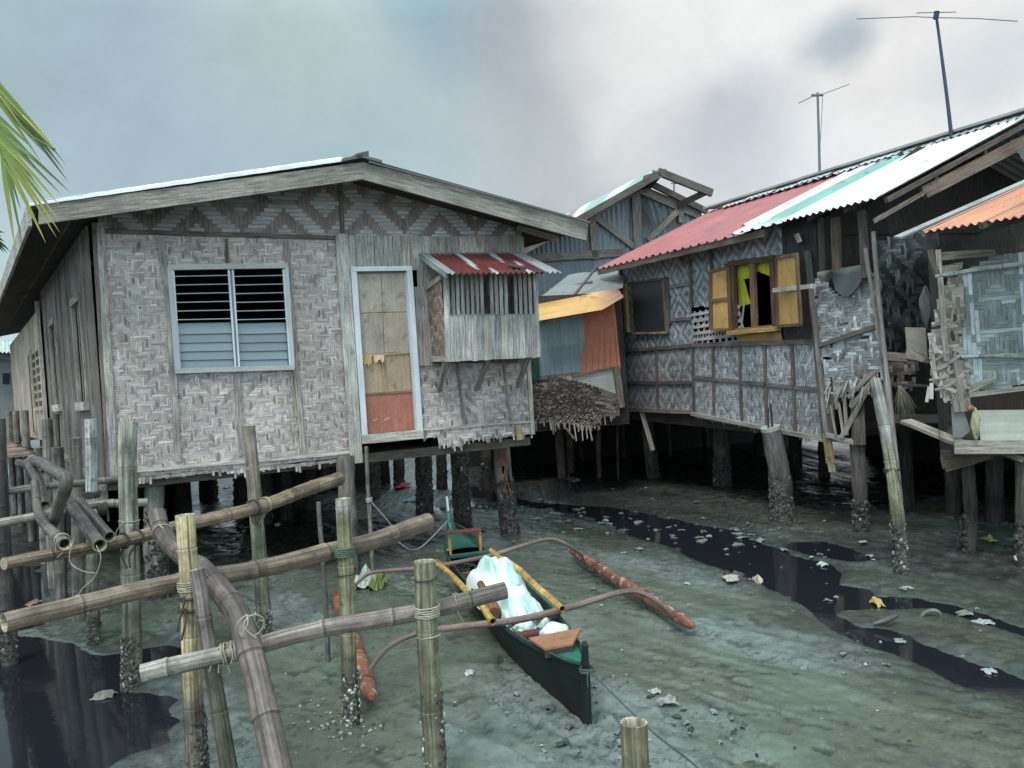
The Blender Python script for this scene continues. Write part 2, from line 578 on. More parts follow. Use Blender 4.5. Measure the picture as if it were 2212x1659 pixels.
M['hullpaint'] = grainy('boat_paint', 40, 1.5, .7, 1.25, .6, (.75, 1.2), 3, .25, [((.06, .05, .04), 7, .60, .74, .5)], spec=.22, fine=.15)
t = NT('louvre_glass'); t.set(t.mix(t.col(), (.9, .9, .9, 1), 0.0), .16, spec=.8); M['glass'] = t.m

# ---------------------------------------------------------------- camera, light, sky
cam = bpy.data.cameras.new('camera'); co = bpy.data.objects.new('camera', cam); COL.objects.link(co)
cam.sensor_fit = 'HORIZONTAL'; cam.sensor_width = 36; cam.lens = FOC / 2212 * 36; cam.clip_start = .05; cam.clip_end = 3000
m3 = Matrix((_R, _U, -_F)).transposed(); mm = m3.to_4x4(); mm.translation = EYE; co.matrix_world = mm
SC.camera = co
SC.view_settings.view_transform = 'Standard'; SC.view_settings.look = 'None'; SC.view_settings.gamma = 1; SC.view_settings.exposure = 0.6

SUN_EL, SUN_AZ = math.radians(58), math.radians(200)      # azimuth clockwise from +Y: behind the camera, a little to the left
sl = bpy.data.lights.new('sun', 'SUN'); sl.energy = 1.5; sl.angle = math.radians(22); sl.color = (1, .98, .95)
so = bpy.data.objects.new('sun', sl); COL.objects.link(so)
sd_ = V((math.sin(SUN_AZ) * math.cos(SUN_EL), math.cos(SUN_AZ) * math.cos(SUN_EL), math.sin(SUN_EL)))
so.rotation_euler = sd_.to_track_quat('Z', 'Y').to_euler(); so.location = (0, -5, 20)

w = bpy.data.worlds.new('World'); SC.world = w; w.use_nodes = True
wt = w.node_tree
class WT(NT):
    def __init__(s, tree): s.t = tree
W = WT(wt)
bg = wt.nodes['Background']; bg.inputs['Strength'].default_value = .1
sky = W.n('ShaderNodeTexSky'); sky.sky_type = 'NISHITA'; sky.sun_disc = False
sky.sun_elevation = SUN_EL; sky.sun_rotation = SUN_AZ; sky.air_density = 1.4; sky.dust_density = 3
dirv = W.n('ShaderNodeTexCoord').outputs['Generated']
sep = W.n('ShaderNodeSeparateXYZ'); wt.links.new(dirv, sep.inputs[0])
warp = W.n('ShaderNodeTexNoise'); wt.links.new(dirv, warp.inputs['Vector']); warp.inputs['Scale'].default_value = 3.2; warp.inputs['Detail'].default_value = 5
wv = W.n('ShaderNodeVectorMath', operation='SUBTRACT'); wt.links.new(warp.outputs['Color'], wv.inputs[0]); wv.inputs[1].default_value = (.5, .5, .5)
wa = W.n('ShaderNodeVectorMath', operation='MULTIPLY_ADD'); wt.links.new(wv.outputs[0], wa.inputs[0]); wa.inputs[1].default_value = (.22, .22, .22); wt.links.new(dirv, wa.inputs[2])
dw = wa.outputs[0]


def blob(px, py, r_in, r_out, vec):
    d = ray(px, py).normalized()
    dot = W.n('ShaderNodeVectorMath', operation='DISTANCE'); wt.links.new(vec, dot.inputs[0]); dot.inputs[1].default_value = d
    x = W.n('ShaderNodeMapRange'); x.interpolation_type = 'SMOOTHERSTEP'
    wt.links.new(dot.outputs['Value'], x.inputs[0]); x.inputs[1].default_value = r_out; x.inputs[2].default_value = r_in
    x.inputs[3].default_value = 0; x.inputs[4].default_value = 1
    return x.outputs[0]


def lin(r, g, b):
    f = lambda c: ((c / 255 + .055) / 1.055) ** 2.4 if c > 10 else c / 255 / 12.92
    return (f(r), f(g), f(b))


c = lin(158, 181, 184)
c = W.mix(c, lin(182, 203, 211), W.ramp(sep.outputs[2], .34, .08))                           # paler towards the horizon
c = W.mix(c, lin(156, 177, 188), blob(420, 230, .02, .30, dw))
c = W.mix(c, lin(168, 186, 186), blob(640, 60, .02, .20, dw))
c = W.mix(c, lin(138, 172, 184), blob(1010, 50, .01, .12, dw))
c = W.mix(c, lin(180, 186, 189), blob(1350, 330, .04, .36, dw))
c = W.mix(c, lin(156, 164, 170), W.math('MULTIPLY', blob(1170, 80, .0, .15, dw), .8))
c = W.mix(c, lin(226, 226, 225), W.math('MULTIPLY', blob(1800, 30, .17, .34, dw), .97))
c = W.mix(c, lin(224, 224, 222), W.math('MULTIPLY', blob(2150, 260, .12, .30, dw), .9))
c = W.mix(c, lin(182, 188, 195), W.math('MULTIPLY', blob(1600, 300, .03, .16, dw), .85))
c = W.mix(c, lin(150, 165, 178), W.math('MULTIPLY', blob(1815, 62, .0, .062, dw), .85))
c = W.mix(c, lin(190, 199, 205), W.math('MULTIPLY', blob(2140, 160, .01, .10, dw), .6))
c = W.mix(c, lin(214, 219, 224), W.math('MULTIPLY', blob(1800, 430, .02, .16, dw), .6))
fl = W.math('MULTIPLY', W.ramp(W.noise(dw, 6.0, 9, .62), .3, .7, .93, 1.07), W.ramp(W.noise(dw, 17.0, 9, .65), .3, .7, .965, 1.035))
c = W.mix(c, W.gray(fl), 1.0, 'MULTIPLY')
up = W.ramp(sep.outputs[2], .40, .85, 1.0, 2.9)                                              # overcast: the zenith is brighter than the horizon
back = W.ramp(sep.outputs[1], .25, -.5, 1.0, 2.7)                                            # sky behind the camera brightened to fill the facing walls
c = W.mix(c, W.gray(W.math('MAXIMUM', up, back)), 1.0, 'MULTIPLY')
c10 = W.mix(c, (7.75, 7.75, 7.75, 1), 1.0, 'MULTIPLY')
fin = W.mix(sky.outputs[0], c10, .96)
wt.links.new(fin, bg.inputs['Color'])
# ================================================================ MUD, WATER
def hash2(ix, iy, seed):
    h = (ix * 374761393 + iy * 668265263 + seed * 1442695041) & 0xFFFFFFFF
    h = ((h ^ (h >> 13)) * 1274126177) & 0xFFFFFFFF
    return ((h ^ (h >> 16)) & 0xFFFFFF) / float(0xFFFFFF)


def vnoise(x, y, seed=0):
    ix = np.floor(x).astype(np.int64); iy = np.floor(y).astype(np.int64)
    fx = x - ix; fy = y - iy
    fx = fx * fx * fx * (fx * (fx * 6 - 15) + 10); fy = fy * fy * fy * (fy * (fy * 6 - 15) + 10)
    a = hash2(ix, iy, seed); b = hash2(ix + 1, iy, seed); c_ = hash2(ix, iy + 1, seed); d = hash2(ix + 1, iy + 1, seed)
    return (a * (1 - fx) + b * fx) * (1 - fy) + (c_ * (1 - fx) + d * fx) * fy


def fbm(x, y, oct_=4, seed=0, gain=.5):
    s = np.zeros_like(x); a = 1; n = 0
    for o in range(oct_):
        s += a * vnoise(x * 2 ** o + 17.3 * o, y * 2 ** o - 9.1 * o, seed + o * 7); n += a; a *= gain
    return s / n


def sdist(px_poly, x, y):
    """signed distance (positive inside) to a ground polygon given in photo pixels"""
    P = [G(a, b) for a, b in px_poly]; P = [(p.x, p.y) for p in P]
    d2 = np.full(x.shape, 1e9); ins = np.zeros(x.shape, bool); n = len(P)
    for i in range(n):
        (x0, y0), (x1, y1) = P[i], P[(i + 1) % n]
        ex, ey = x1 - x0, y1 - y0
        t_ = np.clip(((x - x0) * ex + (y - y0) * ey) / (ex * ex + ey * ey + 1e-12), 0, 1)
        d2 = np.minimum(d2, (x - x0 - t_ * ex) ** 2 + (y - y0 - t_ * ey) ** 2)
        cr = ((y0 > y) != (y1 > y)) & (x < ex * (y - y0) / (ey if abs(ey) > 1e-12 else 1e-12) + x0)
        ins ^= cr
    d = np.sqrt(d2)
    return np.where(ins, d, -d)


STREAM = [(900, 1030), (1010, 1050), (1152, 1081), (1305, 1090), (1412, 1105), (1477, 1121), (1581, 1139), (1642, 1164), (1718, 1196), (1788, 1207),
          (1819, 1233), (1810, 1256), (1886, 1264), (1886, 1281), (1978, 1285), (2039, 1295), (2116, 1316), (2212, 1347), (2300, 1375), (2600, 1455), (2900, 1530), (2900, 1570), (2600, 1485), (2300, 1398), (2212, 1365),
          (2116, 1336), (2070, 1322), (2024, 1305), (1892, 1307), (1828, 1310), (1807, 1318), (1856, 1347), (1911, 1350), (1963, 1362), (2024, 1396),
          (2079, 1417), (2147, 1433), (2212, 1460), (2330, 1502), (2600, 1580), (2900, 1670), (2900, 1760), (2600, 1655), (2330, 1552), (2212, 1505), (2147, 1488), (2086, 1479), (2024, 1445), (1963, 1414),
          (1886, 1393), (1794, 1350), (1761, 1322), (1749, 1304), (1687, 1279), (1650, 1255), (1614, 1240), (1532, 1215), (1489, 1193), (1437, 1172),
          (1360, 1153), (1336, 1141), (1290, 1123), (1229, 1103), (1152, 1092), (1000, 1062), (900, 1042)]
POOL2 = [(1690, 1172), (1715, 1164), (1779, 1161), (1837, 1179), (1895, 1203), (1840, 1207), (1760, 1195)]
POOL = [(-260, 1372), (0, 1366), (90, 1372), (175, 1396), (214, 1411), (260, 1405), (300, 1399), (345, 1392), (392, 1396), (400, 1414), (360, 1424), (306, 1445), (275, 1468),
        (263, 1486), (306, 1491), (350, 1495), (372, 1503), (356, 1525), (376, 1549), (352, 1592), (276, 1620), (245, 1641), (196, 1680), (150, 1740), (-400, 1760)]
POOL3 = [(-200, 1225), (0, 1222), (70, 1218), (108, 1250), (96, 1290), (130, 1326), (60, 1350), (0, 1348), (-200, 1350)]
PUDDLES = [[(1790, 1530), (1850, 1515), (1905, 1540), (1990, 1590), (1960, 1612), (1880, 1590), (1820, 1560)],
           [(2090, 1640), (2150, 1600), (2205, 1630), (2230, 1690), (2130, 1690)],
           [(1560, 1640), (1620, 1600), (1700, 1640), (1740, 1690), (1600, 1690)],
           [(1706, 1352), (1745, 1336), (1762, 1348), (1735, 1372)]]


def axis(lo, hi, fine_lo, fine_hi, step):
    a = [fine_lo]
    while a[-1] < fine_hi: a.append(a[-1] + step)
    s = step
    while a[-1] < hi: s *= 1.35; a.append(a[-1] + s)
    b = []; s = step; x = fine_lo
    while x > lo: s *= 1.35; x -= s; b.append(x)
    return np.array(b[::-1] + a)


gx = axis(-400, 400, -5.2, 6.2, .022); gy = axis(-60, 900, 2.6, 12.5, .024)
X, Y = np.meshgrid(gx, gy)
fa = math.atan2(-.8, .6); ca_, sa_ = math.cos(fa), math.sin(fa)
Xa = X * ca_ + Y * sa_; Ya = -X * sa_ + Y * ca_            # along / across the ebb flow
big = fbm(Xa * .45, Ya * .9, 3, 1)
zone = fbm(Xa * .55 + 3, Ya * 1.5, 4, 5)                   # smooth film against clotted mud
clump = fbm(X * 13, Y * 13, 4, 21, .62)
clot = np.clip((fbm(Xa * 2.0, Ya * 4.5, 4, 33) - .42) * 5, 0, 1)
rough = np.clip((zone - .43) * 5, 0, 1)
crumb = np.abs(fbm(X * 26, Y * 26, 3, 51, .6) - .5) * 2
H_ = (big - .5) * .06 + (clump - .5) * (.016 + .060 * rough * clot) - rough * clot * crumb * .034
rid = 1 - np.abs(fbm(Xa * 1.1, Ya * 3.0, 3, 61) - .5) * 2
H_ += np.clip((rid - .86) * 6, 0, 1) * .020 * rough
rip = fbm(Xa * .9 + 40, Ya * 4.2, 4, 81, .55)
H_ += (np.abs(rip - .5) * -2 + .3) * .062 * (.35 + .65 * np.clip((zone - .36) * 4, 0, 1))
wob = (fbm(X * 3.0, Y * 3.0, 4, 71) - .5) * .22
ds = np.maximum(sdist(STREAM, X, Y), sdist(POOL2, X, Y)) + wob * .5 + .005
dp = np.maximum(sdist(POOL, X, Y), sdist(POOL3, X, Y)) + wob * .7 + .04
dd = np.maximum(ds, dp)
bank = np.clip(1 - np.abs(dd + .10) / .22, 0, 1)
H_ += bank * (.012 + (clump - .5) * .05)
islands = .8 * np.clip((fbm(X * 3.4, Y * 5.0, 4, 91) - .56) * 9, 0, 1) * np.clip((Y - 6.3) / 1.0, 0, 1) * (X > .3)
sh = np.clip(1 + dd / .34, 0, 1)
H_ = np.maximum(H_, -.020); H_ = H_ * (1 - sh ** 2) + (-.030 + (clump - .5) * .02) * sh ** 2
H_ = np.where(dd > 0, -.036 - np.clip(dd * .6, 0, .05) + islands * .05 * (X < 2.4) + (clump - .5) * .012, H_)
crv = np.clip(1 - np.abs(fbm(Xa * 1.9 + 7, Ya * 6.5, 4, 101, .55) - .5) / .016, 0, 1) * np.clip((fbm(Xa * .8, Ya * 2.0, 3, 111) - .44) * 7, 0, 1)
crv = np.maximum(crv, np.clip((fbm(Xa * 7, Ya * 15, 3, 121, .6) - .63) * 11, 0, 1) * (.25 + .75 * clot))
H_ = np.where(dd < -.1, H_ - crv * .012, H_)
pud = np.full(X.shape, -1e9)
for pz in PUDDLES: pud = np.maximum(pud, sdist(pz, X, Y))
pud = np.clip((pud + wob * .7) * 8 + .3, 0, 1)
H_ = H_ * (1 - pud * .9) - pud * .012
under = (1 - np.clip(np.abs(Y - 14) / 3, 0, 1)) * 0
H_ = np.where((np.abs(X) > 30) | (Y > 45) | (Y < -5), np.minimum(H_, 0) * .2 + .02, H_)
ny, nx = X.shape
vv = np.stack([X, Y, H_], -1).reshape(-1, 3)
idx = np.arange(nx * ny).reshape(ny, nx)
fc = np.stack([idx[:-1, :-1], idx[:-1, 1:], idx[1:, 1:], idx[1:, :-1]], -1).reshape(-1, 4)
me = bpy.data.meshes.new('mud_flat'); me.vertices.add(len(vv)); me.vertices.foreach_set('co', vv.ravel())
me.loops.add(fc.size); me.loops.foreach_set('vertex_index', fc.ravel().astype(np.int32))
me.polygons.add(len(fc)); me.polygons.foreach_set('loop_start', np.arange(0, fc.size, 4, dtype=np.int32)); me.polygons.foreach_set('loop_total', np.full(len(fc), 4, np.int32))
me.polygons.foreach_set('use_smooth', np.ones(len(fc), bool)); me.update(calc_edges=True)
for nm, arr in (('Clot', rough * clot), ('Zone', zone), ('Film', np.clip(pud + np.clip((.44 - zone) * 6, 0, 1) * .6, 0, 1)), ('Bank', bank), ('Crev', crv), ('Shore', np.clip(1 + dd / .60 + (clump - .5) * 1.0, 0, 1)), ('ShadeTint', np.clip(np.maximum((Y - 7.5) / 3.5, (sdist([(300, 1040), (1152, 1075), (1412, 1100), (1720, 1190), (1890, 1260), (2040, 1288), (2212, 1335), (2700, 1450), (3800, 1400), (2900, 900), (1106, 850), (-1500, 930)], X, Y) + wob) / .7), 0, 1))):
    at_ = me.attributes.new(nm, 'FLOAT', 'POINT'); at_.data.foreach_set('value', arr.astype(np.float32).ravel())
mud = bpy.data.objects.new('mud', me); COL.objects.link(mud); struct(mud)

t = NT('tidal_mud'); p = t.pos()
def attr(n_):
    x = t.n('ShaderNodeAttribute'); x.attribute_name = n_; return x.outputs['Fac']
olive = t.mix((.080, .098, .072, 1), (.128, .150, .115, 1), t.ramp(t.noise(p, 2.2, 5, .6), .35, .65))
brownish = t.mix(olive, (.080, .076, .052, 1), t.ramp(t.noise(p, .55, 4, .6), .50, .66))
blue = t.mix((.118, .142, .132, 1), (.195, .225, .210, 1), t.ramp(t.noise(p, 9, 5, .65), .35, .65))
cz = t.mix(brownish, blue, t.ramp(attr('Zone'), .45, .64))
cz = t.mix(cz, (.20, .22, .215, 1), t.math('MULTIPLY', t.ramp(t.noise(p, 34, 6, .8), .49, .58), t.ramp(attr('Clot'), .1, .7, .22, .85)))
cz = t.mix(cz, (.03, .033, .035, 1), t.math('MULTIPLY', t.ramp(t.noise(t.scale(p, (1, 1.5, 1)), 21, 7, .8), .545, .60), t.ramp(attr('Clot'), 0, .8, .30, .95)))
cz = t.mix(cz, (.019, .017, .015, 1), t.math('MULTIPLY', attr('ShadeTint'), t.ramp(t.noise(p, 5, 5, .65), .35, .6, .96, .72)))  # shade under and behind the houses painted into the mud colour
cz = t.mix(cz, (.030, .036, .038, 1), t.math('MULTIPLY', attr('Crev'), .8))
cz = t.mix(cz, (.040, .044, .042, 1), t.math('MULTIPLY', attr('Shore'), .80))
t.set(cz, t.math('SUBTRACT', t.math('ADD', t.ramp(t.noise(p, 6, 4, .6), .35, .65, .20, .46), t.math('MULTIPLY', attr('Clot'), .18)), t.math('MULTIPLY', t.math('MAXIMUM', attr('Film'), attr('Shore')), .24), True), spec=.5)
hh = t.math('ADD', t.noise(p, 55, 6, .72), t.math('MULTIPLY', t.noise(p, 180, 3, .6), .35))
bn = t.n('ShaderNodeBump'); bn.inputs['Distance'].default_value = .012
t.l(hh, bn.inputs['Height']); t.l(t.math('SUBTRACT', t.math('ADD', .34, t.math('MULTIPLY', attr('Clot'), .55)), t.math('MULTIPLY', attr('Film'), .5), True), bn.inputs['Strength']); t.l(bn.outputs[0], t.b.inputs['Normal'])
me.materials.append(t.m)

WZ = -.034
mb = MB(); mb.face([(-70, -5, WZ), (70, -5, WZ), (70, 60, WZ), (-70, 60, WZ)], None)
t = NT('black_water'); p = t.pos()
t.set((.014, .015, .020, 1), .06, spec=.5); t.b.inputs['IOR'].default_value = 1.33
t.bump(t.noise(t.scale(p, (1, 1.0, 1)), 7, 3, .5), .05, .02)
wtr = mb.build('water', t.m); struct(wtr)


# ================================================================ LEFT HOUSE
HA = D(243, 1032, 8.0); HB = D(1150, 940, 9.9)
FL = vplane(HA, HB)
FL.O.z = 0
FZ = 1.27                                                   # floor level
nf = FL.N; uf = FL.U
house = thing('stilt_house', 'large woven bamboo house on stilts with a louvred window and tan patched door', 'house', FL.at(2.3, 0, 0))

GREY = (.335, .315, .30); PALE = (.50, .505, .50); DARKW = (.135, .115, .10)


def chev(per, fl, sh=0, ph=0):
    return lambda i, j: ((abs((i + ph) % per - per // 2) + j * 1 + sh) % (2 * fl)) < fl


def diam(pu, pv, fl):
    return lambda i, j: (int(abs(i % pu - pu / 2) * 1.0 + abs(j % pv - pv / 2)) % (2 * fl)) < fl


def cH(i, j, nu, nv):
    return mixc((.45, .42, .41), (.50, .475, .465), (math.sin(j * .37) + 1) / 2)


def cV(i, j, nu, nv):
    m_ = (i + 3) % 18
    if m_ in (0, 2, 9) and rnd.random() < .55 * max(0, j / nv - .45) / .55: return (.56, .58, .59)
    if rnd.random() < .10: return (.27, .235, .22)
    return (.445, .415, .405)


WINH = [(364, 574), (617, 570), (633, 797), (380, 803)]
mb = MB()
weave(mb, FL, [(212, 497), (724, 513), (768, 985), (243, 1036)], .0205, lambda i, j: chev(16, 4)(i, j) != (hash((i // 2 * 7919 + j * 104729)) % 17 == 0), cH, cV, holes=[WINH], fray=.0, var=.26, gap=.9)
weave(mb, FL, [(246, 1034), (760, 988), (760, 995), (247, 1044)], .031, chev(10, 3), cH, cV, off=-.01, fray=.07, var=.3)
mb.build('woven_wall', M['weave'], house)
mb = MB()
weave(mb, FL, [(905, 776), (1133, 765), (1150, 916), (910, 934)], .026, chev(14, 3), cH,
      lambda i, j, nu, nv: (.52, .55, .57) if (abs(i - nu * .42) + abs(j - nv * .72)) < 10 and rnd.random() < .6 else cV(i, j, nu, nv), var=.3)
weave(mb, FL, [(912, 930), (1150, 912), (1151, 938), (1003, 952), (1002, 962), (949, 962), (948, 942), (914, 944)], .026, chev(10, 3), lambda *a: mul(cH(*a), 1.12), cV, off=.006, fray=.07, var=.3)
mb.build('woven_panel', M['weave'], house)
mb = MB()
gl = lambda i, j, nu, nv: (.40, .42, .435) if rnd.random() > .12 else (.30, .30, .30)
weave(mb, FL, [(212, 440), (783, 362), (1124, 465), (1123, 514), (722, 513), (213, 498)], .044, diam(20, 16, 4), gl, lambda i, j, nu, nv: (.20, .18, .172), off=.004, var=.14, gap=.9)
mb.build('gable_wall', M['weave'], house)

# boards and battens
mb = MB()
def bat(a, b, w_, t_=.018, col=(.33, .31, .295), base=.008, pl=FL):
    mb.beam(pl.px(*a), pl.px(*b), pl.N, w_, t_, jit(col, .1), base=base)
bat((212, 499), (722, 514), .045, .02, DARKW)
bat((735, 395), (739, 511), .04, .02, DARKW, .012)
bat((346, 512), (364, 640), .06); bat((364, 640), (385, 998), .06)
bat((489, 516), (491, 568), .035, .015, DARKW)
bat((618, 517), (637, 790), .06); bat((637, 790), (655, 982), .055)
bat((511, 806), (522, 984), .06); bat((628, 806), (640, 900), .02)
bat((217, 492), (247, 1038), .07, .02, (.36, .35, .34), .01)
bat((205, 480), (238, 1040), .06, .02, (.22, .20, .19), -.03)
bat((243, 1021), (757, 977), .035, .02, (.46, .44, .42))
bat((912, 928), (1147, 910), .03, .02, (.42, .40, .39), .012)
bat((985, 776), (1003, 922), .03, .015, (.26, .22, .21), .012); bat((1085, 773), (1103, 915), .03, .015, (.28, .25, .24), .012)
bat((1124, 512), (1149, 938), .05, .03, (.40, .39, .375), .006)
bat((1117, 918), (1120, 950), .07, .02, (.42, .33, .22), .03)
mb.split('batten', M['wood'], house)

mb = MB(); mb.beam(FL.px(736, 506), FL.px(769, 1000), nf, .135, .03, (.43, .425, .41), base=.012)
mb.build('corner_board', M['wood'], house)
mb = MB(); mb.beam(FL.px(779, 949), FL.px(911, 937), nf, .1, .05, (.43, .42, .38), base=.01)
mb.build('threshold', M['wood'], house)

# plank panels above and right of the door
mb = MB()
xs = [751, 766, 781, 806, 826, 846, 866, 884, 905]
planks(mb, FL, xs, lambda x: 509 + (x - 751) * .008, lambda x: 584, .003, .018, (.36, .35, .325), .14, lean=4)
xs = [896, 910, 926, 944, 957, 972, 990, 1009, 1030, 1046, 1064, 1082, 1098, 1112, 1124]
planks(mb, FL, xs, lambda x: 511, lambda x: 640, .004, .018, (.34, .325, .31), .2, lean=6)
xs = [890, 904, 920, 940]
planks(mb, FL, xs, lambda x: 620, lambda x: 702, .006, .018, (.30, .32, .33), .2, lean=6)
xs = [897, 910, 930, 950]
planks(mb, FL, xs, lambda x: 690, lambda x: 790, .008, .018, (.36, .345, .33), .2, lean=6)
xs = [940 + k * 17 for k in range(12)]
planks(mb, FL, xs, lambda x: 600, lambda x: 785, .003, .018, (.20, .18, .17), .2, lean=6)
mb.build('plank_panel', M['wood'], house)

# louvred window
win = MB()
WHITE = (.62, .66, .72)
a, b, c_, d_ = (369, 582), (613, 578), (628, 793), (384, 798)
win.beam(FL.px(362, 579), FL.px(620, 575), nf, .055, .05, (.44, .43, .42), base=.01)
win.beam(FL.px(378, 802), FL.px(634, 794), nf, .05, .06, (.42, .41, .40), base=.01)
win.beam(FL.px(366, 580), FL.px(383, 800), nf, .045, .045, (.47, .48, .50), base=.01)
win.beam(FL.px(617, 577), FL.px(631, 795), nf, .04, .045, (.47, .48, .50), base=.01)
wo = win.build('window', M['paint'], house)
mb = MB()
for q0, q1 in (((374, 586), (388, 795)), ((493, 584), (508, 796)), ((502, 584), (516, 796)), ((611, 583), (626, 792))):
    mb.beam(FL.px(*q0), FL.px(*q1), nf, .018, .05, WHITE, base=-.005)
mb.beam(FL.px(497, 583), FL.px(512, 796), nf, .03, .03, (.30, .31, .33), base=-.01)
mb.split('louvre_track', M['paint'], wo)
mb = MB()
nb = 11
for half in ((375, 493, 387, 507), (504, 611, 516, 625)):
    for k in range(nb):
        f = (k + .5) / nb
        yl = 588 + (794 - 588) * f
        xl = half[0] + (half[2] - half[0]) * f + 1.5; xr = half[1] + (half[3] - half[1]) * f - 1.5
        A = FL.px(xl, yl, .012); B = FL.px(xr, yl - 2.5, .012)
        closed = k >= 6
        hgt = .118
        ang = math.radians(78 if closed else 6)                  # closed blades stand nearly upright, open ones lie flat
        dv = V((0, 0, 1)) * math.sin(ang) * hgt / 2 - nf * math.cos(ang) * hgt / 2
        A, B = A - nf * .03, B - nf * .03
        th = nf * .004 if closed else V((0, 0, .005))
        p = [A - dv, B - dv, B + dv, A + dv]
        g = jit((.17, .215, .245) if closed else (.16, .20, .22), .12)
        if half[0] == 375 and closed: g = mul(g, 1.1)
        mb.box6([p[0], p[1], p[1] + th, p[0] + th, p[3], p[2], p[2] + th, p[3] + th], g, 2)
mb.build('louvre_blade', M['glass'], wo)
mb = MB()
for k in range(6):                                               # bright edges and clips of the open blades
    f = (k + .5) / nb
    for half in ((375, 493, 387, 507), (504, 611, 516, 625)):
        xl = half[0] + (half[2] - half[0]) * f + 1; xr = half[1] + (half[3] - half[1]) * f - 1
        yl = 588 + (794 - 588) * f
        mb.beam(FL.px(xl, yl, .03), FL.px(xr, yl - 2.5, .03), nf, .009, .004, (.48, .62, .66))
mb.build('blade_edge', M['paint'], wo)

# door
door = MB()
dp_ = lambda x, y: FL.px(x, y)
TAN = (.42, .37, .32)
def board(mb_, q, col, th=.012, base=-.02):
    mb_.prism([FL.px(*k) + nf * base for k in q], nf, th, col, along=V((0, 0, 1)))
board(door, [(769, 834), (895, 826), (905, 936), (781, 946)], (.16, .12, .09), .006, -.045)
board(door, [(775, 765), (826, 763), (831, 850), (779, 853)], (.38, .30, .22), .01, -.032)
board(door, [(826, 763), (887, 757), (891, 846), (831, 850)], (.37, .29, .21), .01, -.030)
do = door.build('door', M['ply'], house)
mb = MB()
board(mb, [(768, 591), (823, 590), (827, 674), (771, 676)], (.40, .36, .31))
board(mb, [(824, 590), (876, 588), (880, 673), (828, 674)], (.39, .35, .31))
board(mb, [(771, 677), (827, 675), (830, 762), (774, 766)], jit((.37, .325, .28), .05))
board(mb, [(828, 675), (880, 674), (884, 757), (831, 762)], jit((.37, .325, .28), .05))
mb.split('upper_panel', M['ply'], do)
mb = MB()
board(mb, [(779, 853), (891, 845), (897, 929), (784, 938)], (.36, .145, .11), .02, -.03)
for q in (((783, 912), (795, 910)), ((806, 910), (815, 905)), ((829, 909), (842, 902))):
    mb.beam(FL.px(*q[0]), FL.px(*q[1]), nf, .014, .003, (.55, .33, .27), base=-.008)
mb.build('kick_panel', M['ply'], do)
mb = MB()
mb.beam(FL.px(773, 768), FL.px(886, 760), nf, .03, .018, (.40, .33, .26), base=-.02)
mb.beam(FL.px(828, 764), FL.px(833, 850), nf, .05, .02, (.36, .27, .17), base=-.025)
mb.beam(FL.px(886, 757), FL.px(892, 848), nf, .02, .02, (.25, .16, .11), base=-.02)
mb.beam(FL.px(779, 852), FL.px(892, 845), nf, .022, .018, (.24, .15, .10), base=-.015)
mb.split('door_rail', M['wood'], do)
mb = MB()
for (xa, xb, y0, dl, colr) in ((779, 803, 769, 26, (.42, .29, .15)), (807, 829, 768, 20, (.50, .38, .25))):  # torn plywood tongues
    n_ = 7; P = []; bt = []
    for k in range(n_):
        x = xa + (xb - xa) * k / (n_ - 1)
        P.append(FL.px(x, y0 - k * .4, .004)); bt.append(FL.px(x + 1, y0 + dl * rnd.uniform(.35, 1), .015 + rnd.uniform(0, .02)))
    for k in range(n_ - 1):
        mb.face([bt[k], bt[k + 1], P[k + 1], P[k]], None, jit(colr, .12))
mb.build('torn_veneer', M['ply'], do)
mb = MB()
DW = (.64, .67, .72)
mb.beam(FL.px(761, 577), FL.px(786, 944), nf, .062, .045, DW, base=.012)
mb.beam(FL.px(881, 577), FL.px(905, 932), nf, .062, .045, DW, base=.012)
mb.beam(FL.px(757, 583), FL.px(886, 581), nf, .05, .05, DW, base=.014)
mb.beam(FL.px(769, 590), FL.px(789, 938), nf, .02, .03, (.40, .44, .52), base=-.012)
mb.beam(FL.px(875, 589), FL.px(898, 930), nf, .02, .03, (.46, .49, .55), base=-.012)
mb.beam(FL.px(768, 589.5), FL.px(878, 588), nf, .012, .03, (.22, .13, .11), base=-.012)
mb.split('door_frame', M['paint'], house)

# bay with slats
BO = .50
bay = MB()
xs = [964 + k * (1157 - 964) / 15 for k in range(16)]
planks(bay, FL, xs, lambda x: 680 - (x - 964) * .012, lambda x: 781 - (x - 964) * .052, BO, .02, (.40, .40, .395), .17, lean=3, rag=.012)
bo = bay.build('bay_window', M['wood'], house)
mb = MB()
k = 0; x = 962.0
gaps = {8: 1.0, 13: 1.0}
while x < 1153:
    wd = 6.6
    if k not in (8, 13):
        q = [FL.px(x + 3.5, 681, BO), FL.px(x + 3.5 + wd, 681, BO), FL.px(x + wd, 585, BO), FL.px(x, 585, BO)]
        T = nf * .018; cl = jit((.345, .345, .335), .22)
        mb.box6([q[0], q[1], q[1] + T, q[0] + T, q[3], q[2], q[2] + T, q[3] + T], cl, 2)
    x += 10.4; k += 1
mb.split('slat', M['wood'], bo)
mb = MB()
mb.beam(FL.px(961, 583, BO), FL.px(966, 782, BO), nf, .05, .03, (.42, .42, .41), base=.004)
mb.beam(FL.px(1153, 581, BO), FL.px(1161, 771, BO), nf, .05, .03, (.40, .40, .39), base=.004)
mb.beam(FL.px(963, 681, BO), FL.px(1158, 679, BO), nf, .012, .024, (.30, .29, .28), base=.002)
mb.split('bay_post', M['wood'], bo)
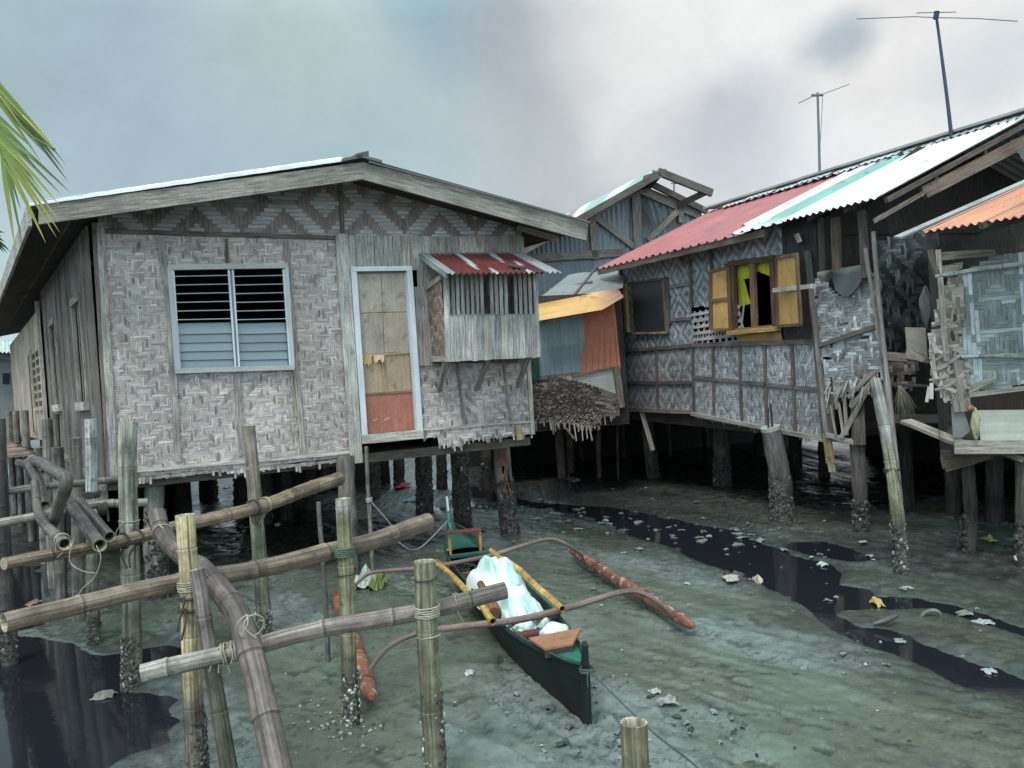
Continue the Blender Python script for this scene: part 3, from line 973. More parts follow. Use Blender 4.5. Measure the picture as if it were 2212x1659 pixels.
# left cheek of the bay, woven, and its dark right cheek, floor and back
LA = FL.px(965, 781, BO); LT = FL.px(962, 583, BO)
chk = Plane(LA, nf * -1, uf * -1)
mb = MB()
nb_ = V((0, 0, 1))
cell = .028
hgt = (LT - LA).z; dpt = BO
ppx = []
def proj(P):
    d = P - EYE; z = d.dot(_F)
    return (CX + FOC * d.dot(_R) / z, CY - FOC * d.dot(_U) / z)
ppx = [proj(chk.at(u, v)) for u, v in ((0.0, .06), (dpt, .06), (dpt, hgt * .86), (0.0, hgt * .93))]
weave(mb, chk, ppx, cell, chev(10, 3), lambda *a: (.30, .245, .22), lambda *a: (.235, .19, .17), var=.35)
mb.build('bay_cheek', M['weave'], bo)
mb = MB()
mb.beam(chk.at(-.02, .03), chk.at(dpt, .05), chk.N, .06, .02, (.36, .34, .32)); mb.beam(chk.at(-.02, hgt * .92), chk.at(dpt, hgt * .86), chk.N, .06, .02, (.30, .28, .26))
mb.mark(); RA = FL.px(1161, 771, BO); RT = FL.px(1153, 581, BO)
mb.face([RA, RA - nf * BO, RT - nf * BO, RT], [(0, 0), (.5, 0), (.5, 1), (0, 1)], (.18, .16, .15))
mb.mark(); mb.face([LA, RA, RA - nf * BO, LA - nf * BO], [(0, 0), (1, 0), (1, .5), (0, .5)], (.15, .13, .12))
mb.split('bay_board', M['wood'], bo)
mb = MB()
for (x0, y0, x1, y1) in ((958, 782, 944, 845), (1049, 778, 1026, 842), (1138, 768, 1115, 835)):
    mb.beam(FL.px(x0, y0, BO * .85), FL.px(x1, y1, .02), uf, .045, .05, (.27, .24, .225))
mb.split('bay_brace', M['wood'], bo)
mb = MB()
A1 = FL.px(905, 547, .06); B1 = FL.px(1128, 545, .03); C1 = FL.px(1213, 588, .82); D1 = FL.px(968, 592, .82)
def awn(s_, t_):
    if t_ < .10: return (.24, .28, .29)
    st = int(s_ * 22 * .5)
    patch = math.sin(s_ * 19 + 1.0) + .7 * math.sin(s_ * 41 + t_ * 3)
    if s_ > .86: return jit((.36, .38, .40), .1)
    if s_ < .07: return (.28, .31, .33)
    return jit((.42, .44, .46), .12) if patch > .9 else jit((.135, .034, .032), .25)
corr(mb, A1, B1, C1, D1, 21, .013, awn, 10, N=(0, 0, 1))
aw = mb.build('awning', M['metal'], bo)
mb = MB(); mb.beam(FL.px(1100, 575, .70), FL.px(1172, 592, .70), V((0, 0, 1)), .05, .03, (.10, .09, .085))
mb.beam(FL.px(908, 552, .03), FL.px(966, 596, .76), uf * -1, .05, .02, (.30, .32, .33))
mb.split('awning_bearer', M['wood'], bo)

# ---- roof
RO = .55
RP = Plane(FL.O + nf * RO, uf, nf)
bk = V((-.563, .827, 0)).normalized()
DEP = 14.5
EL = RP.px(66, 441); RG = RP.px(783, 344); ER = RP.px(1268, 480)
roof = MB()
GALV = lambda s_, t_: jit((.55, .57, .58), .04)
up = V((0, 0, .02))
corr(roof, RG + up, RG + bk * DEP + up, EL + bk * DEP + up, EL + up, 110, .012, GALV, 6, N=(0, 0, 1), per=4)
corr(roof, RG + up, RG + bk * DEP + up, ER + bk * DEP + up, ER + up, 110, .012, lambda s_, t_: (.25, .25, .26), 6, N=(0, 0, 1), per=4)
ro = roof.build('roof', M['metal'], house)
mb = MB()                                                        # white strip painting the skylit sheet edge over the left bargeboard
pa, pb = RP.px(62, 443, .05), RP.px(742, 346, .05)
n_ = 40; pts = []
for i in range(n_ + 1):
    f = i / n_; p0 = pa.lerp(pb, f) + V((0, 0, -.010 + .0015 * math.sin(i * 1.9)))
    pts.append(p0)
for i in range(n_):
    a_, b_ = pts[i], pts[i + 1]; th = V((0, 0, .024 + .012 * i / n_)); bb = -nf * .16 + V((0, 0, .05))
    mb.face([a_, b_, b_ + th, a_ + th], None, (.85, .86, .86)); mb.face([a_ + th, b_ + th, b_ + th + bb, a_ + th + bb], None, (.85, .86, .86))
mb.build('edge_highlight', M['paint'], ro)
mb = MB()
pa, pb = RP.px(795, 350, .05), RP.px(1272, 481, .05)
mb.beam(pa, pb, nf, .022, .03, (.10, .10, .105))
for (x0, y0, x1, y1, th, cl) in ((741, 348, 783, 340, .03, (.12, .12, .12)), (783, 340, 826, 352, .03, (.12, .12, .12)), (771, 342, 797, 336, .05, (.085, .085, .085))):
    P0, P1 = RP.px(x0, y0, .09), RP.px(x1, y1, .09)
    q = [P0, P1, P1 + bk * DEP, P0 + bk * DEP]
    mb.prism(q, V((0, 0, 1)), th, cl)
mb.build('ridge_cap', M['metal'], ro)
for q in ([(84, 486), (783, 389), (783, 352), (84, 445)], [(783, 389), (1264, 521), (1268, 482), (783, 352)]):
    mb = MB(); mb.prism([RP.px(*k) for k in q], nf, .035, (.265, .255, .235), along=RP.px(*q[1]) - RP.px(*q[0]))
    mb.build('bargeboard', M['wood'], ro)
mb = MB()
mb.beam(FL.px(1118, 487, .06), FL.px(1204, 513, .06), nf, .12, .05, (.30, .29, .275))
for k in range(10):                                              # rafters and purlins under the tin
    f = k / 9
    P0 = EL.lerp(RG, f) - V((0, 0, .10)); mb.beam(P0 - nf * .06, P0 + bk * DEP, V((0, 0, 1)), .05, .04, (.14, .125, .11))
mb.split('rafter', M['wood'], ro)
mb = MB()
P0 = EL + V((0, 0, -.10)) + nf * .0
out = V((-bk.y, bk.x, 0))
mb.beam(P0, P0 + bk * DEP, out, .19, .03, (.36, .35, .33))
mb.build('fascia', M['wood'], ro)

# ---- left side wall
sdv = V((-.563, .827, 0)).normalized()
LS = Plane(FL.px(228, 1000, -.03) * 1.0, sdv, V((-sdv.y, sdv.x, 0))); LS.O.z = 0
S1 = 5.1
mb = MB(); u = 0
eave_at = lambda u_: 3.62
while u < S1:
    wd = rnd.uniform(.13, .22)
    zb = FZ - .25 + .05 * u + rnd.uniform(-.05, .02); zt = 3.75
    cl = jit((.16, .15, .145), .22)
    if not any(a0 < u + wd / 2 < a1 for a0, a1 in ((.75, 1.45), (3.3, 4.1))):
        P = [LS.at(u, zb), LS.at(u + wd - .008, zb), LS.at(u + wd - .008, zt), LS.at(u, zt)]
        T = LS.N * .02; mb.box6([P[0], P[1], P[1] + T, P[0] + T, P[3], P[2], P[2] + T, P[3] + T], cl, 2)
    else:
        for z0, z1 in ((zb, 2.0), (3.15, 3.75)):
            P = [LS.at(u, z0), LS.at(u + wd - .008, z0), LS.at(u + wd - .008, z1), LS.at(u, z1)]
            T = LS.N * .02; mb.box6([P[0], P[1], P[1] + T, P[0] + T, P[3], P[2], P[2] + T, P[3] + T], cl, 2)
    u += wd
for uu in (.35, 1.9, 2.6, 3.1, 4.5):
    mb.beam(LS.at(uu, 1.2), LS.at(uu, 3.7), LS.N, .05, .02, (.24, .22, .21), base=.02)
mb.beam(LS.at(-.02, FZ - .08), LS.at(S1, FZ + .2), LS.N, .05, .04, (.20, .185, .17), base=.02)
mb.build('side_wall', M['wood'], house)
for a0, a1 in ((.75, 1.45), (3.3, 4.1)):
    mb = MB()
    mb.beam(LS.at(a0, 2.0), LS.at(a0, 3.15), LS.N, .06, .04, (.33, .31, .29)); mb.beam(LS.at(a1, 2.0), LS.at(a1, 3.15), LS.N, .06, .04, (.33, .31, .29))
    mb.beam(LS.at(a0 - .05, 2.0), LS.at(a1 + .05, 2.0), LS.N, .09, .07, (.42, .41, .385)); mb.beam(LS.at(a0, 3.15), LS.at(a1, 3.15), LS.N, .08, .05, (.25, .23, .21))
    for k in range(1, 4):
        uu = a0 + (a1 - a0) * k / 4
        mb.beam(LS.at(uu, 2.0, -.02), LS.at(uu, 3.15, -.02), LS.N, .07, .02, (.20, .19, .18))
    for k in range(8):
        zz = 2.08 + k * .13
        mb.beam(LS.at(a0, zz, -.03), LS.at(a1, zz, -.03), LS.N, .03, .01, (.16, .15, .14))
    mb.build('side_window', M['wood'], house)
mb = MB(); u = S1 + .06
mb.beam(LS.at(S1 + .02, 1.3, .05), LS.at(S1 + .02, 3.6, .05), LS.N, .10, .05, (.47, .44, .39))
while u < 13:
    wd = rnd.uniform(.2, .34)
    P = [LS.at(u, 1.5, .04), LS.at(u + wd - .006, 1.5, .04), LS.at(u + wd - .006, 3.5, .04), LS.at(u, 3.5, .04)]
    T = LS.N * .015; cl = jit((.38, .335, .285), .16)
    mb.box6([P[0], P[1], P[1] + T, P[0] + T, P[3], P[2], P[2] + T, P[3] + T], cl, 2); u += wd
mb.build('annex_wall', M['wood'], house)
for a0, a1 in ((5.6, 6.2), (6.5, 6.95)):
    mb = MB()
    for k in range(7):
        for m_ in range(3):
            u0 = a0 + (a1 - a0) * m_ / 3 + .03; z0 = 2.05 + k * .13
            mb.beam(LS.at(u0 + .06, z0, .06), LS.at(u0 + .06, z0 + .08, .06), LS.N, .09, .01, (.09, .085, .08))
    m2 = MB(); m2.beam(LS.at(a0 - .05, 2.0, .06), LS.at(a1 + .05, 2.0, .06), LS.N, .05, .03, (.40, .37, .33))
    lw = m2.build('lattice_window', M['wood'], house); mb.split('opening', M['wood'], lw)
mb = MB()
mb.beam(LS.at(7.45, 1.6, .06), LS.at(7.45, 2.95, .06), LS.N, .55, .01, (.045, .04, .04))
mb.beam(LS.at(7.12, 1.6, .06), LS.at(7.12, 3.0, .06), LS.N, .06, .03, (.48, .42, .36))
mb.build('annex_door', M['wood'], house)
# shell: floor, rear and right-hand walls (dark boards)
mb = MB()
A0 = LS.at(0, 0); B0 = FL.px(1148, 930); B0.z = 0
A0.z = 0
Z = V((0, 0, 1))
fl0 = [A0 + Z * FZ, B0 + Z * FZ, B0 + bk * 7.6 + Z * FZ, A0 + bk * 7.6 + Z * FZ]
mb.prism([p - Z * .12 - nf * .05 for p in fl0], Z, .1, (.09, .08, .07))
mb.build('floor', M['wood'], house)
mb = MB()
for (p0, p1) in ((B0, B0 + bk * 7.6), (A0 + bk * 7.6, B0 + bk * 7.6)):
    mb.mark(); mb.face([p0 + Z * FZ - nf * .06, p1 + Z * FZ - nf * .06, p1 + Z * 3.7 - nf * .06, p0 + Z * 3.7 - nf * .06], [(0, 0), (0, 3), (2, 3), (2, 0)], (.13, .115, .105))
mb.split('rear_wall', M['wood'], house)
cz0 = [p - nf * .08 for p in (A0, B0, B0 + bk * 7.6, A0 + bk * 7.6)]
mb = MB(); mb.prism([p + Z * 3.38 for p in cz0], Z, .04, (.06, .055, .05)); mb.build('ceiling', M['wood'], house)
mb = MB()                                                        # dark sheets added under the rafters to paint the eave shade
for e_ in (EL, ER):
    f0 = .04; a_ = RG.lerp(e_, f0) - Z * .10 - nf * .08; b_ = RG.lerp(e_, .985) - Z * .10 - nf * .08
    mb.prism([a_, b_, b_ + bk * (DEP - .1), a_ + bk * (DEP - .1)], Z, .012, (.045, .042, .04), along=bk)
mb.split('soffit_shade_sheet', M['wood'], ro)


def stilt(parent, base, top, r0, r1, col=(.10, .09, .082), n=11, crusty=160, cz=.55, name='stilt', wood=None):
    mb_ = MB(); P = smooth_path([base, base.lerp(top, .5) + V((rnd.uniform(-.02, .02), rnd.uniform(-.02, .02), 0)), top], .12)
    m_ = len(P)
    rr = [(r0 + (r1 - r0) * i / (m_ - 1)) * rnd.uniform(.94, 1.06) for i in range(m_)]
    cc = [mul(col, rnd.uniform(.8, 1.15) * (1 if P[i].z > .5 else .75)) for i in range(m_)]
    mb_.tube(P, rr, col, n, colf=lambda i: cc[i], jag=.07)
    o = mb_.build(name, M['wood'], parent)
    if crusty:
        mb_ = MB(); crust(mb_, base + (top - base).normalized() * .0, base.lerp(top, cz), r0, r0 + (r1 - r0) * cz, int(crusty * 1.3), .046, .015, pw=1.15, dark=(.06, .056, .052))
        mb_.build('barnacle_crust', M['crust'], o)
    return o


def stilt_px(parent, bx, by, tx, wpx, ztop, col=(.10, .09, .082), crusty=160, cz=.5, d=None, n=11, sink=.25):
    b = G(bx, by) if d is None else D(bx, by, d)
    b.z = 0
    dpt = b.y; r = wpx / 2 * dpt / FOC
    tp = D(tx, CY, dpt); ray_ = ray(tx, 900)
    # top: same depth, lean given by the pixel offset
    tpos = V((b.x, b.y, ztop)); pxs = proj(tpos)[0]
    tpos.x += (tx - pxs) * dpt / FOC
    dirn = (tpos - b).normalized()
    return stilt(parent, b - dirn * sink, tpos, r * 1.08, r, col, n, crusty, cz)


mb = MB()  # added black panels that keep light from under the house
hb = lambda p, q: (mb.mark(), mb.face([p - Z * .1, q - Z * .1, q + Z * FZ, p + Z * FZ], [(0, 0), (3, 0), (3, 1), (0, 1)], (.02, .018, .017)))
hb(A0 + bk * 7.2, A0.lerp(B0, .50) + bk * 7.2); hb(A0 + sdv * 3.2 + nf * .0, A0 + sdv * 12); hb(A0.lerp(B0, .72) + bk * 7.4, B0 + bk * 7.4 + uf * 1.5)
mb.split('light_blocker', M['wood'], house)
ST = (.12, .11, .10)
stilt_px(house, 345, 1335, 333, 42, FZ, (.20, .20, .19), 420, .75, d=8.35)
stilt_px(house, 757, 1240, 746, 38, FZ, (.17, .16, .145), 160, .6)
stilt_px(house, 918, 1108, 913, 34, FZ, ST, 200, .8)
stilt_px(house, 1000, 1126, 990, 36, FZ, ST, 200, .8)
s5 = stilt_px(house, 1102, 1152, 1080, 36, FZ, (.17, .155, .145), 320, .62)
mb = MB(); bs = G(1102, 1152)
for k in range(26):
    f = rnd.random(); z0 = .62 + f * .5; P0 = D(1086 + (1 - f) * 6 + rnd.uniform(-7, 9), 1010, bs.y - .115); P0.z = z0
    mb.beam(P0, P0 - V((rnd.uniform(-.01, .02), 0, rnd.uniform(.06, .2))), V((0, -1, 0)), .018, .012, jit((.20, .11, .08), .25))
mb.build('split_wood', M['wood'], s5)
stilt_px(house, 808, 1076, 805, 27, FZ, ST, 90, .6)
for (bx, by, wd) in ((452, 1082, 36), (520, 1094, 30), (575, 1130, 28), (617, 1120, 26), (668, 1100, 24), (545, 1060, 22), (700, 1066, 20), (395, 1110, 30), (862, 1052, 22), (955, 1046, 22), (1050, 1052, 22), (300, 1120, 26), (742, 1050, 20)):
    stilt_px(house, bx, by, bx - 3, wd, FZ, (.075, .068, .062), 40, .6)
# ================================================================ RIGHT HOUSE
RA_ = D(1345, 885, 14.2); RB_ = D(1768, 942, 9.59)
FR = vplane(RA_, RB_); FR.O.z = 0
nr = FR.N; ur = FR.U; wr = -nr                              # ur runs towards the camera, wr into the house
rh = thing('stilt_house', 'long woven house with a red, white and green tin roof and tan shutters', 'house', FR.at(2.5, 0, 0))
RH1 = [(1364, 608), (1440, 599), (1449, 719), (1374, 722)]
RH2 = [(1574, 566), (1690, 550), (1694, 738), (1590, 742)]
mb = MB()
rH = lambda i, j, nu, nv: (.23, .23, .245)
rV = lambda i, j, nu, nv: (.50, .495, .50) if rnd.random() > .15 else (.30, .295, .30)
LAT = [(1494, 664), (1600, 655), (1600, 745), (1500, 745)]
weave(mb, FR, [(1338, 570), (1540, 530), (1702, 470), (1704, 742), (1500, 744), (1346, 757)], .026, diam(18, 22, 3), rH, rV, holes=[RH1, RH2, LAT], var=.2, lift=.5)
weave(mb, FR, [(1346, 757), (1500, 744), (1502, 890), (1347, 884)], .026, diam(22, 24, 4), lambda i, j, nu, nv: (.27, .255, .25), lambda i, j, nu, nv: (.42, .405, .40) if rnd.random() > .2 else (.33, .31, .30), var=.22, lift=.5)
mb.build('woven_wall', M['weave_cool'], rh)
mb = MB()
weave(mb, FR, [(1500, 744), (1772, 736), (1788, 950), (1500, 894)], .027, chev(10, 3), lambda i, j, nu, nv: (.36, .345, .345),
      lambda i, j, nu, nv: (.47, .465, .465) if rnd.random() < .5 else (.28, .265, .26), off=.012, var=.26, lift=.5)
weave(mb, FR, [(1500, 888), (1786, 944), (1786, 951), (1500, 897)], .027, chev(10, 3), lambda *a: (.36, .34, .33), lambda *a: (.30, .28, .27), off=.0, fray=.09, var=.3)
mb.build('lower_panel', M['weave_cool'], rh)
mb = MB()                                                       # open lattice patch left of the window
lp = [FR.uv(FR.px(*k)) for k in LAT]
lu0, lu1 = lp[0][0], lp[1][0]; lz0, lz1 = lp[2][1], lp[1][1]
for k in range(9):
    for s_ in (-1, 1):
        uu = lu0 + (lu1 - lu0) * k / 8
        mb.beam(FR.at(uu - s_ * .09, lz0, .0), FR.at(uu + s_ * .09, lz1, .0), nr, .035, .006, jit((.42, .42, .42), .15), base=.004 * s_)
for k in range(6):
    zz = lz0 + (lz1 - lz0) * (k + .5) / 6
    mb.beam(FR.at(lu0, zz), FR.at(lu1, zz), nr, .045, .006, jit((.46, .46, .45), .15), base=.012)
mb.build('lattice_patch', M['weave'], rh)
mb = MB()
RD = (.125, .105, .10)
def rb(a, b, w_, t_=.02, col=RD, base=.014): mb.beam(FR.px(*a), FR.px(*b), nr, w_, t_, jit(col, .12), base=base)
rb((1347, 758), (1500, 746), .05); rb((1500, 745), (1772, 737), .055, .03, (.16, .135, .13))
rb((1349, 826), (1500, 826), .05); rb((1500, 814), (1775, 842), .05, .02, (.15, .13, .13))
for a, b in (((1500, 745), (1502, 886)), ((1543, 744), (1546, 897)), ((1601, 743), (1605, 908)), ((1655, 741), (1660, 919)), ((1714, 739), (1722, 932)), ((1420, 752), (1424, 884))):
    rb(a, b, .05)
for a, b in (((1493, 560), (1497, 664)), ((1538, 538), (1540, 590)), ((1443, 598), (1450, 700))): rb(a, b, .05)
rb((1448, 620), (1494, 612), .05, .02, (.20, .19, .19)); rb((1450, 690), (1496, 688), .05, .02, (.18, .17, .17))
rb((1346, 884), (1502, 890), .06, .03, (.18, .16, .155)); rb((1500, 893), (1790, 949), .05, .05, (.33, .315, .30), .02)
rb((1500, 900), (1845, 957), .05, .04, (.27, .25, .235), -.05)
mb.beam(FR.px(1342, 572), FR.px(1350, 886), nr, .08, .03, (.13, .11, .11), base=.01)
mb.split('batten', M['wood'], rh)

# small dark shutter
mb = MB()
mb.prism([FR.px(*k) for k in ((1366, 612), (1438, 603), (1447, 717), (1374, 720))], nr, .02, (.048, .052, .056), along=Z)
sh = mb.build('window', M['paint'], rh)
mb = MB()
mb.beam(FR.px(1356, 613), FR.px(1363, 718), nr, .085, .06, (.50, .34, .13), base=.03)
mb.beam(FR.px(1438, 602), FR.px(1447, 718), nr, .07, .04, (.20, .15, .12), base=.02)
mb.beam(FR.px(1374, 720), FR.px(1447, 718), nr, .035, .04, (.36, .26, .15), base=.02)
mb.beam(FR.px(1364, 611), FR.px(1438, 602), nr, .03, .04, (.13, .11, .10), base=.02)
mb.split('window_frame', M['wood'], sh)

# big window with tan shutters and a yellow curtain
mb = MB()
WB = (.105, .065, .045)
for a, b, w_ in (((1580, 569), (1588, 712), .13), ((1591, 572), (1595, 712), .05), ((1632, 567), (1637, 706), .085), ((1676, 560), (1683, 706), .09), ((1580, 570), (1680, 557), .07), ((1586, 716), (1688, 706), .07)):
    mb.beam(FR.px(*a), FR.px(*b), nr, w_, .05, jit((.22, .14, .085) if a[0] in (1632, 1586) else WB, .1), base=.02)
wn = mb.build('window', M['wood'], rh)
mb = MB(); mb.beam(FR.px(1582, 719, .03), FR.px(1688, 709, .03), nr, .06, .10, (.42, .28, .12)); mb.build('sill', M['wood'], wn)
mb = MB(); mb.prism([FR.px(*k) for k in ((1592, 724), (1687, 716), (1691, 737), (1596, 741))], nr, .015, (.46, .30, .13), along=ur); mb.build('apron_panel', M['ply'], wn)


def shutter(q, off0, off1, mid):
    """leaf hung on the wall; off0/off1 its distance from the wall at the two sides"""
    TL, TR, BR, BL = q
    P = [FR.px(*TL, off0), FR.px(*TR, off1), FR.px(*BR, off1), FR.px(*BL, off0)]
    N_ = (P[1] - P[0]).cross(P[0] - P[3]).normalized()
    if N_.dot(nr) < 0: N_ = -N_
    mb_ = MB(); mb_.prism(P, N_, .012, (.52, .325, .125), along=Z); o = mb_.build('shutter', M['ply'], wn)
    mb_ = MB(); fw = .06
    for a, b in ((P[0], P[3]), (P[1], P[2])): mb_.beam(a, b, N_, fw, .03, (.15, .09, .06), base=.0)
    for a, b in ((P[0], P[1]), (P[3], P[2])): mb_.beam(a, b, N_, fw * .6, .028, (.17, .10, .065), base=.0)
    if mid: mb_.beam(P[0].lerp(P[3], mid), P[1].lerp(P[2], mid), N_, .045, .03, (.20, .12, .07))
    mb_.build('shutter_frame', M['wood'], o)
    return P, N_
shutter([(1537, 587), (1575, 578), (1581, 712), (1538, 712)], .12, .06, .5)
P_, N_ = shutter([(1680, 557), (1724, 549), (1733, 701), (1684, 704)], .10, .42, 0)
mb = MB(); mb.beam(FR.px(1674, 627, .18), FR.px(1757, 618, .5), nr, .05, .03, (.42, .40, .38)); mb.build('shutter_bar', M['wood'], wn)
mb = MB(); YEL = (.52, .50, .045)                                # curtain: gathered valance and one drawn panel
def cloth_strip(TLp, TRp, BRp, BLp, waves, amp, col, off):
    mb.mark(); A_, B_, C_, D_ = (FR.px(*k, off) for k in (TLp, TRp, BRp, BLp))
    corr(mb, A_, B_, C_, D_, waves, amp, lambda s_, t_: jit(col, .08), 8, N=nr, per=8)
cloth_strip((1594, 575), (1631, 568), (1631, 598), (1594, 606), 6, .018, YEL, -.05)
cloth_strip((1635, 569), (1674, 562), (1674, 600), (1637, 586), 6, .018, YEL, -.05)
cloth_strip((1594, 600), (1606, 598), (1622, 656), (1596, 662), 3, .018, mul(YEL, .8), -.06)
mb.split('curtain', M['cloth'], wn)

# dark boarding at the near end of the facade
mb = MB()
mb.prism([FR.px(*k) for k in ((1690, 480), (1762, 452), (1775, 738), (1694, 740))], nr, .01, (.050, .052, .056), along=Z)
for a, b, w_, cl in (((1752, 542), (1790, 948), .075, (.14, .13, .125)), ((1870, 455), (1878, 600), .09, (.10, .085, .075)), ((1780, 470), (1784, 590), .06, (.09, .08, .075)),
                     ((1812, 470), (1816, 590), .11, (.12, .095, .075)), ((1764, 620), (1800, 950), .04, (.20, .19, .18))):
    mb.beam(FR.px(*a), FR.px(*b), nr, w_, .04, cl, base=.03)
mb.split('dark_boarding', M['wood'], rh)

# roof
E1 = D(1289, 582, 13.75); E2 = D(1905, 432, 8.2)
wv_ = wr * 2.35 + Z * .98
K1, K2 = E1 + wv_, E2 + wv_
FE = vplane(E1, E2)
def es(px): return max(0, min(1, (FE.px(px, CY) - E1).dot(FE.U) / (V((E2.x, E2.y, 0)) - V((E1.x, E1.y, 0))).length))
def rp(s_, t_, off=0):
    nn = (K1 - E1).cross(E2 - E1).normalized()
    if nn.z < 0: nn = -nn
    return E1.lerp(E2, s_) + wv_ * t_ + nn * off
def sheet(name, s0, s1, t0, t1, off, col, label=None, wl=.105, amp=.012, box=False, var=.05, cf=None, tl=0.0):
    mb_ = MB(); L_ = (E2 - E1).length * (s1 - s0)
    corr(mb_, rp(s0 + tl, t1, off), rp(s1 + tl, t1, off), rp(s1, t0, off), rp(s0, t0, off), L_ / wl, amp, cf or (lambda s_, t_: jit(col, var)), 8, N=Z, per=6, box=box)
    o = mb_.build(name, M['metal'], rh)
    if label: o['label'] = label
    return o
RED = (.40, .115, .12)
sA = es(1604); sC = es(1722)
sheet('roof_sheet', 0, sA + .01, 0, 1, 0, RED, 'red corrugated roof sheets',   .19, .022, True)
sheet('roof_sheet', es(1572), es(1640), .16, .97, .022, (.55, .54, .53), 'greyish white patch sheet over the red roof', .19, .018, True, .06)
def wg(s_, t_):
    if .42 < s_ < .92 and t_ < .90: return jit((.19, .39, .355), .08)
    return jit((.66, .68, .67), .04)
sheet('roof_sheet', sA, sC, -.01, .93, .03, None, 'white roof sheet with a green stripe', .19, .018, True, cf=wg)
sheet('roof_sheet', sC - .004, 1, -.02, .93, .045, (.72, .73, .72), 'white corrugated roof sheets', .10, .014, False, .03)
for k in range(9):
    s0 = .1 + k * .1
    sheet('ridge_sheet', s0, s0 + .115, .90, 1.02, .055 + .012 * (k % 2), (.50, .51, .51) if k < 6 else (.32, .32, .33), None, .11, .012, True, .1)
mb = MB(); mb.beam(rp(-.01, 1.0, .05), rp(1.02, 1.0, .05), Z, .28, .03, (.34, .345, .35)); mb.build('ridge_cap', M['metal'], rh)
# far slope so the roof is closed
mb = MB(); Q = wr * 2.35 - Z * .98
corr(mb, K1, K2, K2 + Q, K1 + Q, 50, .012, lambda s_, t_: (.4, .4, .4), 4, N=Z, per=4); mb.build('rear_roof', M['metal'], rh)
mb = MB(); dz = Z * -.06
mb.beam(rp(0, .01, -.06), rp(es(1670), .01, -.06), nr, .09, .03, (.13, .10, .09))
for k in range(12):
    s_ = k / 11
    mb.beam(rp(s_, .02, -.05), rp(s_, .98, -.05), Z, .05, .05, (.11, .09, .08))
for tt in (.3, .6): mb.beam(rp(0, tt, -.1), rp(1, tt, -.1), Z, .05, .05, (.10, .085, .075))
mb.split('rafter', M['wood'], rh)
mb = MB()
e0 = rp(1, 0, -.10)
mb.prism([D(*k) for k in ((1884, 474, 8.25), (1990, 415, 8.35), (2003, 402, 8.37), (2000, 416, 8.37), (1990, 425, 8.35), (1888, 484, 8.25))], V((-.2, -1, 0)), .05, (.17, .145, .12))
mb.beam(D(1990, 420, 8.42), D(2240, 292, 9.0), V((-.2, -1, 0)), .13, .05, (.16, .12, .10))
mb.split('end_rafter', M['wood'], rh)
# shell: near-end wall, rear wall, far wall, floor
CN = FR.px(1770, 700); CN.z = 0
CF = FR.px(1345, 700); CF.z = 0
DW_ = 4.2
mb = MB()
g0 = CN + wr * .05
mb.mark(); mb.face([g0 + Z * 1.0, g0 + wr * DW_ + Z * 1.0, g0 + wr * DW_ + Z * 4.3, g0 + wr * 1.6 + Z * 4.45, g0 + Z * 3.5], [(0, 0), (4, 0), (4, 3), (2, 3), (0, 3)], (.045, .040, .038))
mb.mark(); mb.face([CF + Z * 1.2, CF + Z * 3.55, CF + wr * DW_ + Z * 3.55, CF + wr * DW_ + Z * 1.2], [(0, 0), (0, 3), (4, 3), (4, 0)], (.10, .09, .085))
mb.mark(); mb.face([CF + wr * DW_ + Z * 1.0, CF + wr * DW_ + Z * 3.6, CN + wr * (DW_ + .1) + Z * 3.6, CN + wr * (DW_ + .1) + Z * 1.0], [(0, 0), (0, 3), (5, 3), (5, 0)], (.08, .07, .065))
mb.split('end_wall', M['wood'], rh)
mb = MB(); mb.prism([CF + wr * .06 + Z * 3.42, CN + wr * .06 + Z * 3.36, CN + wr * DW_ + Z * 3.36, CF + wr * DW_ + Z * 3.42], Z, .03, (.05, .045, .04)); mb.build('ceiling', M['wood'], rh)
mb = MB(); zf = 1.22; zn = 1.0
mb.prism([CF - ur * 4.5 + wr * .05 + Z * zf, CF + wr * .05 + Z * zf, CN + wr * .05 + Z * zn, CN + wr * (DW_ + 3) + Z * zn, CF + wr * (DW_ + 3) + Z * zf, CF - ur * 4.5 + wr * (DW_ + 3) + Z * zf], Z, .08, (.06, .052, .048))  # slab carried on beyond the walls to keep the underside dark
mb.build('floor', M['wood'], rh)
mb = MB()                                                       # dark panels added to block light under the house
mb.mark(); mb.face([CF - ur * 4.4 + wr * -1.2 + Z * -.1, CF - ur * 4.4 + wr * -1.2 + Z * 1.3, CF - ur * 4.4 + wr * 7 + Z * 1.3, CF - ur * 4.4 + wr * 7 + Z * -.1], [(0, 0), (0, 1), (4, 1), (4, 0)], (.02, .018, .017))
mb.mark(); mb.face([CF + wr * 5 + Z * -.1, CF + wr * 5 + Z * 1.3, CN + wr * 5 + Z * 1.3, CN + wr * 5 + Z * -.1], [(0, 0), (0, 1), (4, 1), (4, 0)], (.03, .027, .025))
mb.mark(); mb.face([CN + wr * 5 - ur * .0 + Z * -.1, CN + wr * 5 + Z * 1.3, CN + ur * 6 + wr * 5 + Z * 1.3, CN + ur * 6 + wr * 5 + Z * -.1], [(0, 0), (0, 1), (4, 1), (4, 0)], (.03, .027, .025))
mb.split('light_blocker', M['wood'], rh)
for (bx, by, tx, wd, cr) in ((1412, 1033, 1396, 26, 120), (1561, 1050, 1556, 36, 200), (1862, 1150, 1852, 30, 60)):
    stilt_px(rh, bx, by, tx, wd, 1.2 if bx < 1800 else .98, (.10, .092, .085), cr, .5)
